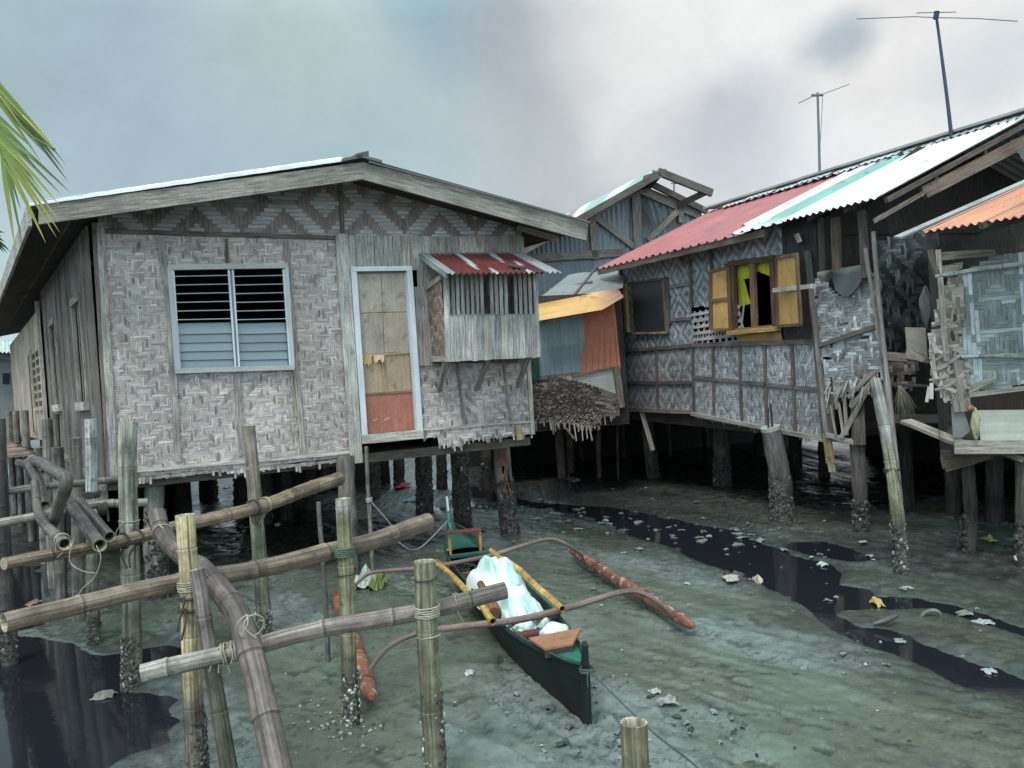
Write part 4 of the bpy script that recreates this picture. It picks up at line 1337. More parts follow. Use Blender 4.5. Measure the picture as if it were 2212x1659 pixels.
for (bx, by, tx, wd) in ((1470, 960, 1468, 12), (1500, 965, 1496, 12), (1525, 968, 1520, 14), (1640, 985, 1640, 22), (1720, 1010, 1720, 26), (1780, 1030, 1780, 24), (1960, 1090, 1955, 30), (2060, 1110, 2056, 30), (2150, 1130, 2150, 34)):
    stilt_px(rh, bx, by, tx, wd, 1.0, (.055, .05, .048), 0)
# strut hanging below the facade at its far end
mb = MB(); mb.beam(D(1385, 886, 13.6), D(1410, 974, 13.3), V((0, -1, 0)), .075, .03, (.22, .20, .18)); mb.build('loose_strut', M['wood'], rh)
mb = MB(); mb.beam(FR.px(1789, 935, .1), FR.px(1797, 1000, .1), nr, .10, .04, (.30, .225, .12)); mb.beam(FR.px(1796, 985, .1), FR.px(1801, 1019, .1), nr, .07, .04, (.30, .26, .19))
mb.beam(FR.px(1795, 850, .1), FR.px(1796, 940, .1), nr, .11, .03, (.11, .10, .095))
mb.split('broken_post', M['wood'], rh)
mb = MB(); lf = D(1468, 562, 12.0)
for k in range(26):
    a = rnd.uniform(0, 6.28); r_ = rnd.uniform(.02, .1)
    mb.beam(lf + V((0, -.12, 0)), lf + V((math.cos(a) * r_, -.2, math.sin(a) * r_)), V((0, -1, .1)), .03, .004, jit((.2, .18, .15), .3))
mb.build('frayed_end', M['weave'], rh)
mb = MB(); mb.beam(D(1719, 506, 9.6), D(1727, 524, 9.6), V((-.3, -1, 0)), .05, .12, (.40, .37, .32)); mb.build('purlin_end', M['wood'], rh)

# torn woven end panel
TP = vplane(D(1757, 800, 9.35), D(1896, 800, 8.75)); TP.O.z = 0
mb = MB()
torn = lambda i, j, nu, nv: (.50, .52, .535) if ((i // 3 + j // 2) % 5 < 2 and rnd.random() < .55) else (.27, .26, .255)
tornV = lambda i, j, nu, nv: (.46, .475, .48) if rnd.random() < .22 else (.235, .215, .205)
weave(mb, TP, [(1756, 618), (1768, 590), (1812, 640), (1842, 632), (1872, 575), (1892, 600), (1903, 700), (1912, 792), (1890, 815), (1862, 840), (1820, 850), (1786, 872)], .033, diam(14, 12, 3), torn, tornV,
      fray=.16, var=.3, lift=.6, drop=.03)
tp = mb.build('torn_panel', M['weave_cool'], rh); tp['label'] = 'torn woven end panel with splintered lower edge'
mb = MB()
mb.beam(TP.px(1772, 746), TP.px(1890, 706), TP.N, .045, .03, (.12, .11, .11), base=.01)
mb.beam(TP.px(1754, 615), TP.px(1790, 948), TP.N, .05, .03, (.20, .19, .185), base=.01)
for k in range(34):                                             # splinters sticking out of the tear
    x = rnd.uniform(1782, 1900); y = 842 - (x - 1782) * .22 + rnd.uniform(-14, 10)
    dx = rnd.uniform(-14, 10); dy = rnd.uniform(14, 46)
    mb.beam(TP.px(x, y, .02), TP.px(x + dx, y + dy, rnd.uniform(.0, .14)), TP.N, rnd.uniform(.012, .03), .005, jit((.34, .33, .32), .35), w2=.006)
for a, b, w_ in (((1892, 800), (1832, 858), .045), ((1892, 815), (1838, 880), .05), ((1880, 830), (1824, 938), .055), ((1868, 850), (1818, 945), .05), ((1825, 860), (1830, 940), .04), ((1795, 875), (1806, 940), .03), ((1812, 870), (1822, 935), .03)):
    mb.beam(TP.px(*a, .04), TP.px(*b, .06), TP.N, w_, .012, jit((.27, .245, .22), .25))
mb.build('splinter', M['wood'], tp)
# end beam and post below the torn panel
mb = MB(); mb.beam(TP.px(1789, 938, .0), TP.px(1850, 956, .0), TP.N, .05, .05, (.30, .28, .265)); mb.beam(D(1848, 860, 9.0), D(1852, 960, 9.0), V((0, -1, 0)), .12, .08, (.13, .12, .11))
mb.split('end_beam', M['wood'], rh)

# recessed woven wall between the house and the hut
RW = vplane(D(1893, 700, 9.75), D(2030, 700, 9.95)); RW.O.z = 0
mb = MB()
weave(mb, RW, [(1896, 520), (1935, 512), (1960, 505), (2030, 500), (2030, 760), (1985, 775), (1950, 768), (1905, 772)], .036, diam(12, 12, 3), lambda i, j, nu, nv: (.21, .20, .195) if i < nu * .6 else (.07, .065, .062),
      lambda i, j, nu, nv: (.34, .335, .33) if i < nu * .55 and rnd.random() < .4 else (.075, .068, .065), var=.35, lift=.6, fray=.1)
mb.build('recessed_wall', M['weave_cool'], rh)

# ================================================================ POLES AT THE CORNER (things)
mb = MB()
base = G(1950, 1238); dB = 7.35
base = D(1950, 1245, dB); base.z = -.3
def cz_end(p, f):
    if p.z < .5: return (.10, .10, .085)
    if p.z < 1.15: return (.22, .215, .14)
    return (.29, .275, .26)
bamboo(mb, [base, D(1937, 1090, dB), D(1914, 930, dB + .1), D(1890, 820, dB + .25)], .062, .052, None, .42, 16, colz=cz_end)
bp = mb.build('bamboo_post', M['bamboo'], None, loc=V((base.x, base.y, 0))); tag(bp, 'tall leaning bamboo post standing in mud at the corner of the torn woven panel', 'post')
mb = MB(); crust(mb, V((base.x, base.y, 0)) - V((0, 0, .1)), D(1938, 1120, dB), .066, .06, 260, .028, .05); mb.build('barnacle_crust', M['crust'], bp)
mb = MB(); lashing(mb, D(1926, 1015, dB + .05), V((-.02, 0, 1)), .06, 2.5, .012, .005, (.06, .05, .045)); mb.build('lashing', M['rope'], bp)
for pts_, rr, lab, cl in (([(1869, 536, 8.62), (1885, 640, 8.62), (1905, 760, 8.6), (1925, 930, 8.5)], .024, 'thin weathered wooden pole against the torn woven panel', (.25, .235, .22)),
                          ([(1886, 500, 8.5), (1898, 640, 8.5), (1915, 800, 8.4), (1944, 1085, 7.6)], .026, 'tall thin grey pole rising to the white roof edge behind the leaning bamboo post', (.22, .215, .215))):
    mb = MB(); P = smooth_path([D(*k) for k in pts_], .1)
    mb.tube(P, [rr * (1.15 if i > len(P) // 2 else .95) * rnd.uniform(.95, 1.05) for i in range(len(P))], cl, 8)
    tag(mb.build('wooden_pole', M['wood']), lab, 'pole')
# black rubber flap hanging over the torn panel
mb = MB(); n1, n2 = 15, 9; pts = []; uvs = []; cols = []
for j in range(n2):
    for i in range(n1):
        fx = i / (n1 - 1); fy = j / (n2 - 1)
        x = 1765 + (1876 - 1765) * fx; yt = 588 - 19 * fx
        ln = (12 + 52 * max(0, math.sin((fx - .12) * 3.3)) ** 1.3) if fx > .3 else 12 + 14 * math.sin(fx * 9) ** 2
        if fx > .93: ln = 16
        y = yt + ln * fy
        pts.append(TP.px(x - 6 * fy * (fx - .3), y, .05 + .05 * math.sin(fx * 7 + fy * 2) * (1 - fy * .4) + .03)); uvs.append((fx, fy))
        cols.append((.17, .17, .15) if (fy < .16 or fx < .16) else (.085, .09, .098))
mb.grid(pts, n1, n2, uvs, cols, True)
pts2 = [p - TP.N * .012 for p in pts]; mb.grid(list(pts2), n1, n2, uvs, cols, True)
tag(mb.build('rubber_sheet', M['paint']), 'dark grey rubber sheet draped over the top of the torn woven panel', 'sheet')

mb = MB(); b_ = D(1692, 1140, 10.0); b_.z = -.25; t0 = D(1664, 924, 9.95)
P = smooth_path([b_, D(1688, 1060, 10.0), D(1678, 990, 9.98), t0], .1); n_ = len(P)
mb.tube(P, [(.15 - .035 * i / n_) * rnd.uniform(.95, 1.05) for i in range(n_)], None, 14, colf=lambda i: mixc((.075, .07, .065), (.19, .185, .19), max(0, i / n_ * 1.8 - .8)), jag=.05)
pile = mb.build('concrete_pile', M['wood'], None, loc=V((b_.x, b_.y, 0))); tag(pile, 'leaning concrete pile with two bare steel rods in front of the woven house', 'pile')
mb = MB(); crust(mb, b_ + V((0, 0, .2)), P[int(n_ * .62)], .155, .13, 420, .03, .02); mb.build('barnacle_crust', M['crust'], pile)
for x0, x1, yt in ((1660, 1659, 882), (1669, 1664, 872)):
    mb = MB(); mb.tube([D(x0, 930, 9.9), D(x1, yt, 9.88)], .013, (.05, .045, .045), 6); mb.build('steel_rod', M['metal'], pile)
mb = MB(); mb.tube([t0 - (P[-1] - P[-2]).normalized() * .03, t0 + (P[-1] - P[-2]).normalized() * .015], .118, (.42, .42, .41), 14); mb.build('pile_cap', M['paint'], pile)

# ================================================================ RIGHT-HAND HUT
hut = thing('stilt_hut', 'pale woven hut with an orange tin roof at the right edge of the picture', 'hut', D(2160, 1245, 7.6) * 1.0)
HP = vplane(D(2020, 800, 7.5), D(2300, 800, 7.1)); HP.O.z = 0
mb = MB()
hH = lambda i, j, nu, nv: (.27, .285, .27) if rnd.random() > .12 else (.40, .43, .42)
def hV(i, j, nu, nv):
    if i % 13 in (1, 2, 3, 4) and rnd.random() < .75: return (.52, .555, .56)
    return (.255, .265, .25)
def hpat(i, j):
    if i % 13 in (1, 2, 3, 4): return (j + (i % 13) * 2) % 10 < 2
    k = i % 13 - 8.5
    return (int(abs(k) + j)) % 8 < 4
weave(mb, HP, [(2074, 598), (2140, 555), (2330, 528), (2330, 815), (2212, 832), (2130, 842), (2082, 862), (2076, 840)], .036, hpat, hH, hV, var=.2, lift=.6)
mb.build('woven_wall', M['weave_cool'], hut)
mb = MB()
weave(mb, HP, [(2030, 640), (2050, 600), (2078, 598), (2084, 850), (2076, 872), (2040, 868), (2012, 800), (2006, 730)], .030, chev(8, 3), lambda *a: (.33, .30, .26), lambda i, j, nu, nv: (.40, .415, .41) if rnd.random() < .2 else (.29, .255, .225), off=.03,
      fray=.13, var=.35, lift=.7, drop=.08)
for k in range(30):
    x = rnd.uniform(2005, 2075); y = rnd.uniform(740, 850); a = rnd.choice((rnd.uniform(.2, .5), rnd.uniform(1.3, 1.8), rnd.uniform(-.6, -.2)))
    ln = rnd.uniform(20, 52)
    mb.beam(HP.px(x, y, .05), HP.px(x + math.cos(a) * ln, y + math.sin(a) * ln, .05 + rnd.uniform(0, .06)), HP.N, rnd.uniform(.02, .035), .005, jit((.29, .285, .27), .3))
o = mb.build('torn_panel', M['weave'], hut); o['label'] = 'torn brown matting hanging at the corner of the hut'
mb = MB()
for a, b, w_, cl in (((2026, 540), (2044, 780), .045, (.30, .29, .27)), ((2070, 780), (2086, 888), .09, (.24, .225, .20)), ((2060, 845), (2066, 890), .05, (.20, .19, .17)), ((2084, 846), (2150, 815), .05, (.27, .26, .225)), ((2080, 855), (2215, 838), .04, (.27, .26, .23)),
                     ((2008, 540), (2026, 600), .05, (.10, .09, .085))):
    mb.beam(HP.px(*a, .05), HP.px(*b, .05), HP.N, w_, .035, cl)
mb.prism([HP.px(*k, .02) for k in ((2030, 545), (2150, 538), (2150, 552), (2034, 563))], HP.N, .02, (.16, .155, .14), along=HP.U)
mb.prism([HP.px(*k, .03) for k in ((2024, 600), (2032, 575), (2080, 566), (2078, 580))], HP.N, .015, (.22, .21, .19), along=HP.U)
mb.split('frame_post', M['wood'], hut)
for a, b in (((2020, 597, ), (2330, 553)), ((2077, 771), (2330, 763))):
    mb = MB(); bamboo(mb, [HP.px(*a, .07), HP.px(*b, .07)], .022, .022, (.42, .44, .42), .33, 10)
    mb.build('bamboo_rail', M['bamboo'], hut)
mb = MB()
corr(mb, HP.px(2100, 832, .0), HP.px(2330, 826, .0), HP.px(2330, 886, .0), HP.px(2098, 880, .0), .6, .012, lambda s_, t_: jit((.42, .44, .41), .05), 6, N=HP.N)
mb.mark(); mb.prism([HP.px(*k) for k in ((2110, 886), (2330, 884), (2330, 952), (2118, 954))], HP.N, .03, (.46, .47, .42), along=HP.U)
o = mb.split('whitewashed_panel', M['paint'], hut)
mb = MB(); mb.beam(HP.px(2060, 965, .03), HP.px(2340, 963, .03), HP.N, .115, .08, (.29, .28, .255)); mb.build('sill_beam', M['wood'], hut)
mb = MB(); mb.prism([HP.px(*k, .02) for k in ((2054, 877), (2080, 880), (2096, 930), (2078, 945), (2058, 943))], HP.N, .02, (.17, .175, .17)); mb.build('sheet_patch', M['metal'], hut)
# roof
e0 = D(1988, 502, 6.9); e1 = D(2215, 466, 6.4) ; ed = (e1 - e0)
e1 = e0 + ed * 2.4
dv = V((.95, .30, 0)) * 2.3 + Z * .78
mb = MB()
def orange(s_, t_): return jit(mixc((.60, .27, .16), (.40, .13, .06), max(0, t_ < .5) * .0 + (1 - t_) * .8), .06)
corr(mb, e0 + dv, e1 + dv, e1, e0, 30, .013, orange, 10, N=Z, per=6)
ro_ = mb.build('roof', M['metal'], hut)
mb = MB(); mb.beam(D(1938, 516, 6.95), e0 + dv + V((0, 0, .0)), V((0, -.3, 1)), .07, .02, (.30, .31, .31)); mb.build('edge_strip', M['metal'], ro_)
mb = MB()
for k in range(5): mb.beam(e0.lerp(e1, k / 4) - Z * .05, e0.lerp(e1, k / 4) + dv - Z * .05, Z, .05, .05, (.10, .085, .075))
mb.beam(e0.lerp(e1, .0) + dv * .1 - Z * .08, e1 + dv * .1 - Z * .08, Z, .05, .05, (.11, .10, .09))
mb.split('rafter', M['wood'], hut)
mb = MB()                                                       # shell
q0, q1 = HP.px(2030, 960, -.05), HP.px(2330, 960, -.05); q0.z = q1.z = 0
bkh = V((.50, .87, 0))
mb.mark(); mb.face([q0 + Z * 1.0, q0 + bkh * 2.6 + Z * 1.0, q0 + bkh * 2.6 + Z * 3.2, q0 + Z * 2.9], [(0, 0), (2, 0), (2, 2), (0, 2)], (.05, .045, .042))
mb.mark(); mb.face([q0 + bkh * 2.6 + Z * 1.0, q1 + bkh * 2.6 + Z * 1.0, q1 + bkh * 2.6 + Z * 3.4, q0 + bkh * 2.6 + Z * 3.2], [(0, 0), (2, 0), (2, 2), (0, 2)], (.05, .045, .042))
mb.split('rear_wall', M['wood'], hut)
mb = MB(); q2 = q1 + HP.U * 3.2; mb.prism([q0 + Z * .98, q2 + Z * .98, q2 + bkh * 2.6 + Z * .98, q0 + bkh * 2.6 + Z * .98], Z, .06, (.06, .055, .05)); mb.build('floor', M['wood'], hut)  # floor lengthened to the right to shade the mud below
mb = MB(); mb.mark(); mb.face([q2 - Z * .1 - HP.N * .3, q2 + bkh * 4 - Z * .1, q2 + bkh * 4 + Z * 1, q2 + Z * 1 - HP.N * .3], [(0, 0), (3, 0), (3, 1), (0, 1)], (.02, .018, .017))  # added side panel and wall stretch that block light under the hut
mb.prism([q1 + Z * 1.0, q2 + Z * 1.0, q2 + Z * 2.9, q1 + Z * 2.9], HP.N, .02, (.2, .2, .19), along=Z); mb.split('light_blocker', M['wood'], hut)
mb = MB(); fh = q0 + bkh * 2.5; mb.prism([fh + Z * .96, q2 + bkh * 2.5 + Z * .96, q2 + bkh * 5.5 + Z * .96, fh + bkh * 3 + Z * .96], Z, .05, (.05, .045, .04)); mb.build('rear_shade_slab', M['wood'], hut)  # extra slab added behind the hut to shade the ground
mb = MB(); mb.beam(D(2040, 1000, 7.9), D(2145, 978, 7.5), V((0, -1, .3)), .12, .05, (.16, .14, .10)); mb.beam(D(2046, 1012, 7.9), D(2140, 985, 7.6), V((0, -1, .2)), .05, .05, (.22, .19, .14))
mb.beam(D(2140, 968, 7.4), D(2212, 998, 7.2), V((0, -1, .2)), .05, .04, (.15, .13, .115))
mb.beam(D(1895, 905, 8.6), D(2080, 905, 8.3), V((0, -1, .1)), .09, .05, (.11, .10, .092)); mb.beam(D(1905, 770, 8.6), D(1960, 775, 8.5), V((0, -1, .1)), .09, .06, (.15, .135, .125)); mb.beam(D(1958, 772, 8.5), D(2012, 782, 8.3), V((0, -1, .1)), .06, .05, (.18, .165, .15))
mb.beam(D(1912, 832, 8.8), D(2010, 834, 8.6), V((0, -1, .1)), .03, .04, (.12, .11, .10))
mb.split('broken_floor_board', M['wood'], hut)
mb = MB(); weave(mb, vplane(D(1905, 800, 8.9), D(2010, 800, 8.7)), [(1912, 778), (1985, 782), (1975, 830), (1915, 832)], .036, chev(6, 2), lambda *a: (.10, .095, .09), lambda *a: (.25, .24, .23) if rnd.random() < .3 else (.12, .11, .10), var=.4, drop=.3, fray=.08)
mb.build('matting_scrap', M['weave'], hut)
for (bx, by, tx, wd) in ((2092, 1190, 2088, 26), (2212, 1220, 2210, 30)): stilt_px(hut, bx, by, tx, wd, 1.0, (.07, .065, .06), 40)
mb = MB()
for k in range(5): mb.prism([D(2180 + k * 9, 305 + k * 13, 9.3), D(2240, 285 + k * 13, 9.3), D(2240, 298 + k * 13, 9.3), D(2186 + k * 9, 319 + k * 13, 9.3)], V((0, -1, 0)), .02, jit((.38, .42, .37), .15))
mb.split('weatherboard', M['paint'], rh)

# grey board, whitish cap, slanted plank, fibre tuft, bags, rope coil: things by the hut
mb = MB(); mb.prism([D(*k) for k in ((1954, 707, 8.2), (1998, 708, 8.1), (2002, 772, 8.1), (1958, 752, 8.2))], V((-.2, -1, 0)), .025, (.26, .25, .225)); mb.prism([D(*k) for k in ((1958, 752, 8.15), (2000, 772, 8.05), (1990, 782, 8.05), (1955, 770, 8.15))], V((-.2, -1, 0)), .02, (.22, .20, .17))
tag(mb.build('plywood_board', M['ply']), 'stained grey plywood board wedged between the woven house and the hut', 'board')
mb = MB(); mb.prism([D(*k) for k in ((1944, 914, 8.0), (1968, 911, 7.95), (2040, 940, 7.6), (2086, 959, 7.45), (2062, 963, 7.45), (2030, 950, 7.6))], V((0, -.6, 1)), .035, (.36, .34, .30), along=D(2086, 959, 7.45) - D(1944, 914, 8.0))
tag(mb.build('plank', M['wood']), 'slanting weathered plank with a broken tip below the hut, resting on its beam', 'plank')
mb = MB(); tc = D(1943, 833, 8.3)
for k in range(150):
    a = rnd.uniform(0, 6.28); r_ = rnd.uniform(.01, .11); h = rnd.uniform(.16, .36)
    p1 = tc + V((math.cos(a) * r_ * .5 + .02, math.sin(a) * r_ * .5, -h * .45)); p2 = tc + V((math.cos(a) * r_ + .05 * h / .3, math.sin(a) * r_, -h))
    mb.tube([tc + V((rnd.uniform(-.015, .015), 0, 0)), p1, p2], [.004, .003, .0015], jit((.20, .185, .14), .3), 4, cap=False)
tag(mb.build('fibre_tuft', M['rope']), 'tuft of frayed pale fibres hanging under the woven wall beside the bamboo post', 'fibre tuft')
mb = MB()
def bag(mb_, c, rx, ry, rz, colf, n=14, seed=0, fold=.25):
    r2 = random.Random(seed); ph = [r2.uniform(0, 6) for _ in range(6)]
    pts = []; uvs = []; cols = []; nv_ = 10
    for j in range(nv_):
        th = math.pi * j / (nv_ - 1)
        for i in range(n):
            a = 2 * math.pi * i / n
            f = 1 + fold * (math.sin(3 * a + ph[0] + th * 2) * .5 + math.sin(5 * a + ph[1] - th * 3) * .35 + r2.uniform(-.3, .3) * .6)
            pts.append(V(c) + V((math.cos(a) * math.sin(th) * rx * f, math.sin(a) * math.sin(th) * ry * f, math.cos(th) * rz * (1 + fold * .4 * math.sin(2 * a + ph[2])))))
            uvs.append((i / n, j / nv_)); cols.append(colf(i, j))
    mb_.grid(pts, n, nv_, uvs, cols, True, closed=True)
bag(mb, D(2107, 915, 7.25), .03, .028, .12, lambda i, j: (.36, .33, .06) if (i * 3 + j * 2) % 7 < 3 else (.40, .42, .38), seed=3, fold=.6)
bag(mb, D(2098, 882, 7.25), .03, .025, .028, lambda i, j: (.28, .10, .09) if i % 4 else (.42, .38, .08), seed=5, fold=.5)
tag(mb.build('plastic_bag', M['scrap']), 'yellow, white and red plastic packet hanging at the edge of the whitewashed boards', 'plastic bag')
mb = MB(); rc = D(2040, 655, 7.2)
for q in range(2):
    pts_ = []
    for k in range(19):
        a = k / 18 * 6.28 + .6; pts_.append(rc + V((math.sin(a) * (.06 + q * .02) + q * .02, -.03 - q * .012, -.02 + math.cos(a) * (.17 - .07 * q) - q * .08)))
    mb.tube(pts_, .0055, jit((.30, .275, .20), .1), 6)
tag(mb.build('rope_coil', M['rope']), 'loose loop of pale rope hanging from the bamboo rail of the hut', 'rope')
mb = MB(); bag(mb, D(2003, 668, 7.8), .055, .05, .19, lambda i, j: jit((.10, .10, .105), .2), seed=9, fold=.55)
tag(mb.build('rag', M['cloth']), 'crumpled dark rag hanging in the dark gap beside the hut', 'rag')
mb = MB(); P = [D(1894, 570, 9.6), D(1898, 610, 9.55), D(1895, 625, 9.5)]
bag(mb, D(1897, 618, 9.5), .05, .04, .09, lambda i, j: (.40, .39, .36), seed=12, fold=.3)
mb.tube([D(1893, 570, 9.6), D(1896, 606, 9.52)], .005, (.3, .29, .26), 5)
tag(mb.build('hanging_bundle', M['rope']), 'small pale knotted bundle hanging on a string against the dark recessed wall', 'bundle')
# ================================================================ SHED BETWEEN THE HOUSES
shed = thing('shed', 'small shed patched with yellow, orange and blue grey tin between the two houses', 'shed', V((D(1250, 900, 12.8).x, 12.8, 0)))
SP = vplane(D(1150, 800, 12.55), D(1345, 800, 12.9)); SP.O.z = 0
mb = MB()
corr(mb, SP.px(1252, 640, .03), SP.px(1326, 640, .03), SP.px(1341, 795, .03), SP.px(1216, 813, .03), 9, .011, lambda s_, t_: jit((.68, .235, .135), .06), 12, N=SP.N, per=8)
o = mb.build('wall_sheet', M['metal'], shed); o['label'] = 'orange corrugated wall sheet'
mb = MB()
kp = lambda s_, t_: not (s_ > .90 - max(0, (t_ - .60)) * .0 and t_ > .62 and (s_ - .74) * 1.6 + (t_ - .62) * 1.0 > .40)
corr(mb, SP.px(1154, 676, .055), SP.px(1258, 664, .055), SP.px(1268, 802, .055), SP.px(1166, 813, .055), 11, .008, lambda s_, t_: jit(mixc((.33, .41, .45), (.26, .31, .35), 1 if t_ > .55 else 0), .07), 26, N=SP.N, per=6, keep=kp)
o = mb.build('wall_sheet', M['metal'], shed); o['label'] = 'blue grey corrugated wall sheet with a cut corner'
mb = MB()
fe0, fe1, fe2 = D(1152, 694, 12.0), D(1302, 668, 12.2), D(1347, 641, 12.4)
b0_, b1_ = D(1150, 653, 12.7), D(1334, 623, 12.95)
n1 = 24; n2 = 14; pts = []; uvs = []; cols = []
for j in range(n2 + 1):
    t_ = j / n2
    for i in range(n1 + 1):
        s_ = i / n1
        P0 = b0_.lerp(b1_, s_); P1 = fe0.lerp(fe1, min(1, s_ / .80)) if s_ < .80 else fe1.lerp(fe2, (s_ - .8) / .2)
        p_ = P0.lerp(P1, t_) + Z * (.018 * max(-.3, math.sin(t_ * 17)) * (1 if t_ > .3 else .2))
        pts.append(p_); uvs.append((t_ * .8, s_ * 1.4))
        cols.append(jit(mixc((.60, .32, .10), (.26, .11, .07), max(0, min(1, (s_ - .72) * 4))), .06))
mb.grid(pts, n1 + 1, n2 + 1, uvs, cols, True)
o = mb.build('awning', M['metal'], shed); o['label'] = 'yellow ribbed tin awning with a torn corner'
mb = MB()
corr(mb, D(1228, 594, 14.1), D(1352, 580, 14.4), D(1345, 624, 13.0), D(1152, 654, 12.75), 1.2, .02, lambda s_, t_: jit((.20, .20, .198), .03), 8, N=Z)
o = mb.build('roof', M['paint'], shed)
mb = MB(); mb.beam(D(1289, 578, 13.3), D(1242, 638, 12.8), V((0, -.5, 1)), .035, .03, (.13, .12, .115)); mb.beam(D(1186, 628, 13.4), D(1280, 610, 13.6), V((0, -.3, 1)), .03, .03, (.24, .24, .235))
mb.split('roof_batten', M['wood'], shed)
mb = MB(); mb.prism([SP.px(*k) for k in ((1150, 800), (1338, 780), (1334, 872), (1150, 872))], SP.N, .02, (.48, .475, .45), along=SP.U)
mb.build('plaster_panel', M['paint'], shed)
mb = MB()
skp = [(1146, 822), (1200, 812), (1292, 836), (1332, 856), (1334, 890), (1300, 900), (1296, 926), (1262, 920), (1228, 916), (1150, 912)]
weave(mb, SP, skp, .024, lambda i, j: (i * 7 + j * 3 + (i // 2) * 5) % 5 < 3, lambda i, j, nu, nv: rnd.choice(((.08, .05, .048), (.06, .042, .04), (.11, .075, .07), (.20, .17, .16), (.05, .038, .037))),
      lambda i, j, nu, nv: rnd.choice(((.075, .052, .05), (.11, .09, .085), (.22, .205, .195))) if j > nv * .25 else (.30, .265, .23), off=.07, fray=.26, var=.45, lift=.9, drop=.10)
mb.build('frayed_skirt', M['weave'], shed)
mb = MB()
for k in range(7): mb.beam(SP.px(1290 + rnd.uniform(-6, 20), 842 + k * 9, .09), SP.px(1338, 858 + k * 6 + rnd.uniform(-3, 3), .05), SP.N, .05, .01, jit((.22, .19, .17), .25))
mb.beam(SP.px(1330, 792, .05), SP.px(1341, 880, .05), SP.N, .10, .05, (.20, .17, .155)); mb.beam(SP.px(1142, 815, .06), SP.px(1146, 770, .06), SP.N, .03, .03, (.2, .18, .17))
mb.beam(SP.px(1322, 793, .04), SP.px(1236, 812, .04), SP.N, .03, .03, (.3, .2, .16))
mb.split('corner_post', M['wood'], shed)
mb = MB(); corr(mb, SP.px(1140, 768, .10), SP.px(1163, 766, .10), SP.px(1168, 822, .10), SP.px(1142, 824, .10), 4, .01, lambda s_, t_: (.02, .065, .052), 4, N=SP.N)
o = mb.build('wall_sheet', M['metal'], shed); o['label'] = 'dark green sheet beside the grey house'
mb = MB()
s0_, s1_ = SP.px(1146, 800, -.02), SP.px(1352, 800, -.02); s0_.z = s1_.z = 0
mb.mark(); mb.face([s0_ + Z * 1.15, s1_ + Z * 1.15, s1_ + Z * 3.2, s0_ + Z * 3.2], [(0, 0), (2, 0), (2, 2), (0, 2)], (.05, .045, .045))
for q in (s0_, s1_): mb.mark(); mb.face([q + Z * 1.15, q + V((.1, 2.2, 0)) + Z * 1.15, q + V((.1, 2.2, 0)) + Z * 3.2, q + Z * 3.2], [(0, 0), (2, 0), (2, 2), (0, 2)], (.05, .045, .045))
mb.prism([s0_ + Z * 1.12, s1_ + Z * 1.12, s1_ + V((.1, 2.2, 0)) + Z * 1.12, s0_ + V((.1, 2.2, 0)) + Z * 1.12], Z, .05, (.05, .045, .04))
mb.mark(); mb.face([s0_ + V((-1.5, 6.0, -.1)), s1_ + V((1.5, 6.0, -.1)), s1_ + V((1.5, 6.0, 1.3)), s0_ + V((-1.5, 6.0, 1.3))], [(0, 0), (2, 0), (2, 2), (0, 2)], (.015, .014, .014))  # black panel added behind the shed to stop light underneath
mb.prism([s0_ + V((-1.2, 2.2, 1.14)), s1_ + V((1.2, 2.2, 1.14)), s1_ + V((1.2, 6, 1.14)), s0_ + V((-1.2, 6, 1.14))], Z, .05, (.04, .035, .03))  # slab added behind the shed as a light block
mb.split('shell_and_blocker_board', M['wood'], shed)
for (bx, by, tx, wd) in ((1216, 1034, 1206, 18), (1232, 1020, 1226, 14), (1296, 1033, 1293, 11), (1336, 1030, 1334, 5)): stilt_px(shed, bx, by, tx, wd, 1.15, (.14, .12, .105), 0, n=8)
mb = MB(); mb.beam(SP.px(1222, 925, .1), SP.px(1240, 948, .14), SP.N, .03, .02, (.2, .17, .15)); mb.build('loose_strut', M['wood'], shed)

# ================================================================ BACK HOUSE (grey corrugated gable)
bh = thing('tin_house', 'taller grey corrugated iron house with an open timber gable, behind the others', 'house', V((D(1330, 900, 18).x, 18.5, 0)))
BP = vplane(D(1120, 700, 17.4), D(1560, 700, 18.8)); BP.O.z = 0
mb = MB()
TIN = lambda s_, t_: jit((.17, .195, .235), .09)
top_l, top_a, top_r = BP.px(1118, 548), BP.px(1400, 392), BP.px(1540, 470)
corr(mb, BP.px(1118, 552), BP.px(1278, 468), BP.px(1290, 700), BP.px(1130, 720), 16, .014, TIN, 8, N=BP.N)
corr(mb, BP.px(1278, 468), BP.px(1372, 414), BP.px(1384, 690), BP.px(1290, 700), 9, .014, lambda s_, t_: jit((.22, .25, .29), .09), 8, N=BP.N)
def rusty(s_, t_):
    d_ = abs(s_ - .35) + abs(t_ - .22) * 2.2
    return jit((.12, .085, .085), .1) if d_ < .22 else jit((.15, .185, .215), .08)
corr(mb, BP.px(1372, 414), BP.px(1392, 402), BP.px(1560, 690), BP.px(1384, 690), 13, .014, rusty, 12, N=BP.N)
corr(mb, BP.px(1392, 402), BP.px(1545, 480), BP.px(1560, 690), BP.px(1470, 690), 9, .014, rusty, 12, N=BP.N)
mb.build('tin_wall', M['metal'], bh)
mb = MB()
BW = (.26, .235, .22)
for a, b, w_ in (((1371, 415), (1378, 570), .20), ((1277, 466), (1285, 560), .16), ((1286, 470), (1368, 534), .13), ((1468, 450), (1398, 520), .13), ((1382, 410), (1512, 466), .20), ((1469, 440), (1470, 482), .11),
                 ((1130, 560), (1356, 545), .17), ((1126, 547), (1178, 518), .14), ((1280, 466), (1408, 394), .10)):
    mb.beam(BP.px(*a, .03), BP.px(*b, .03), BP.N, w_, .06, jit(BW, .1))
mb.split('timber_brace', M['wood'], bh)
apx = BP.px(1424, 371, .9)
mb = MB()
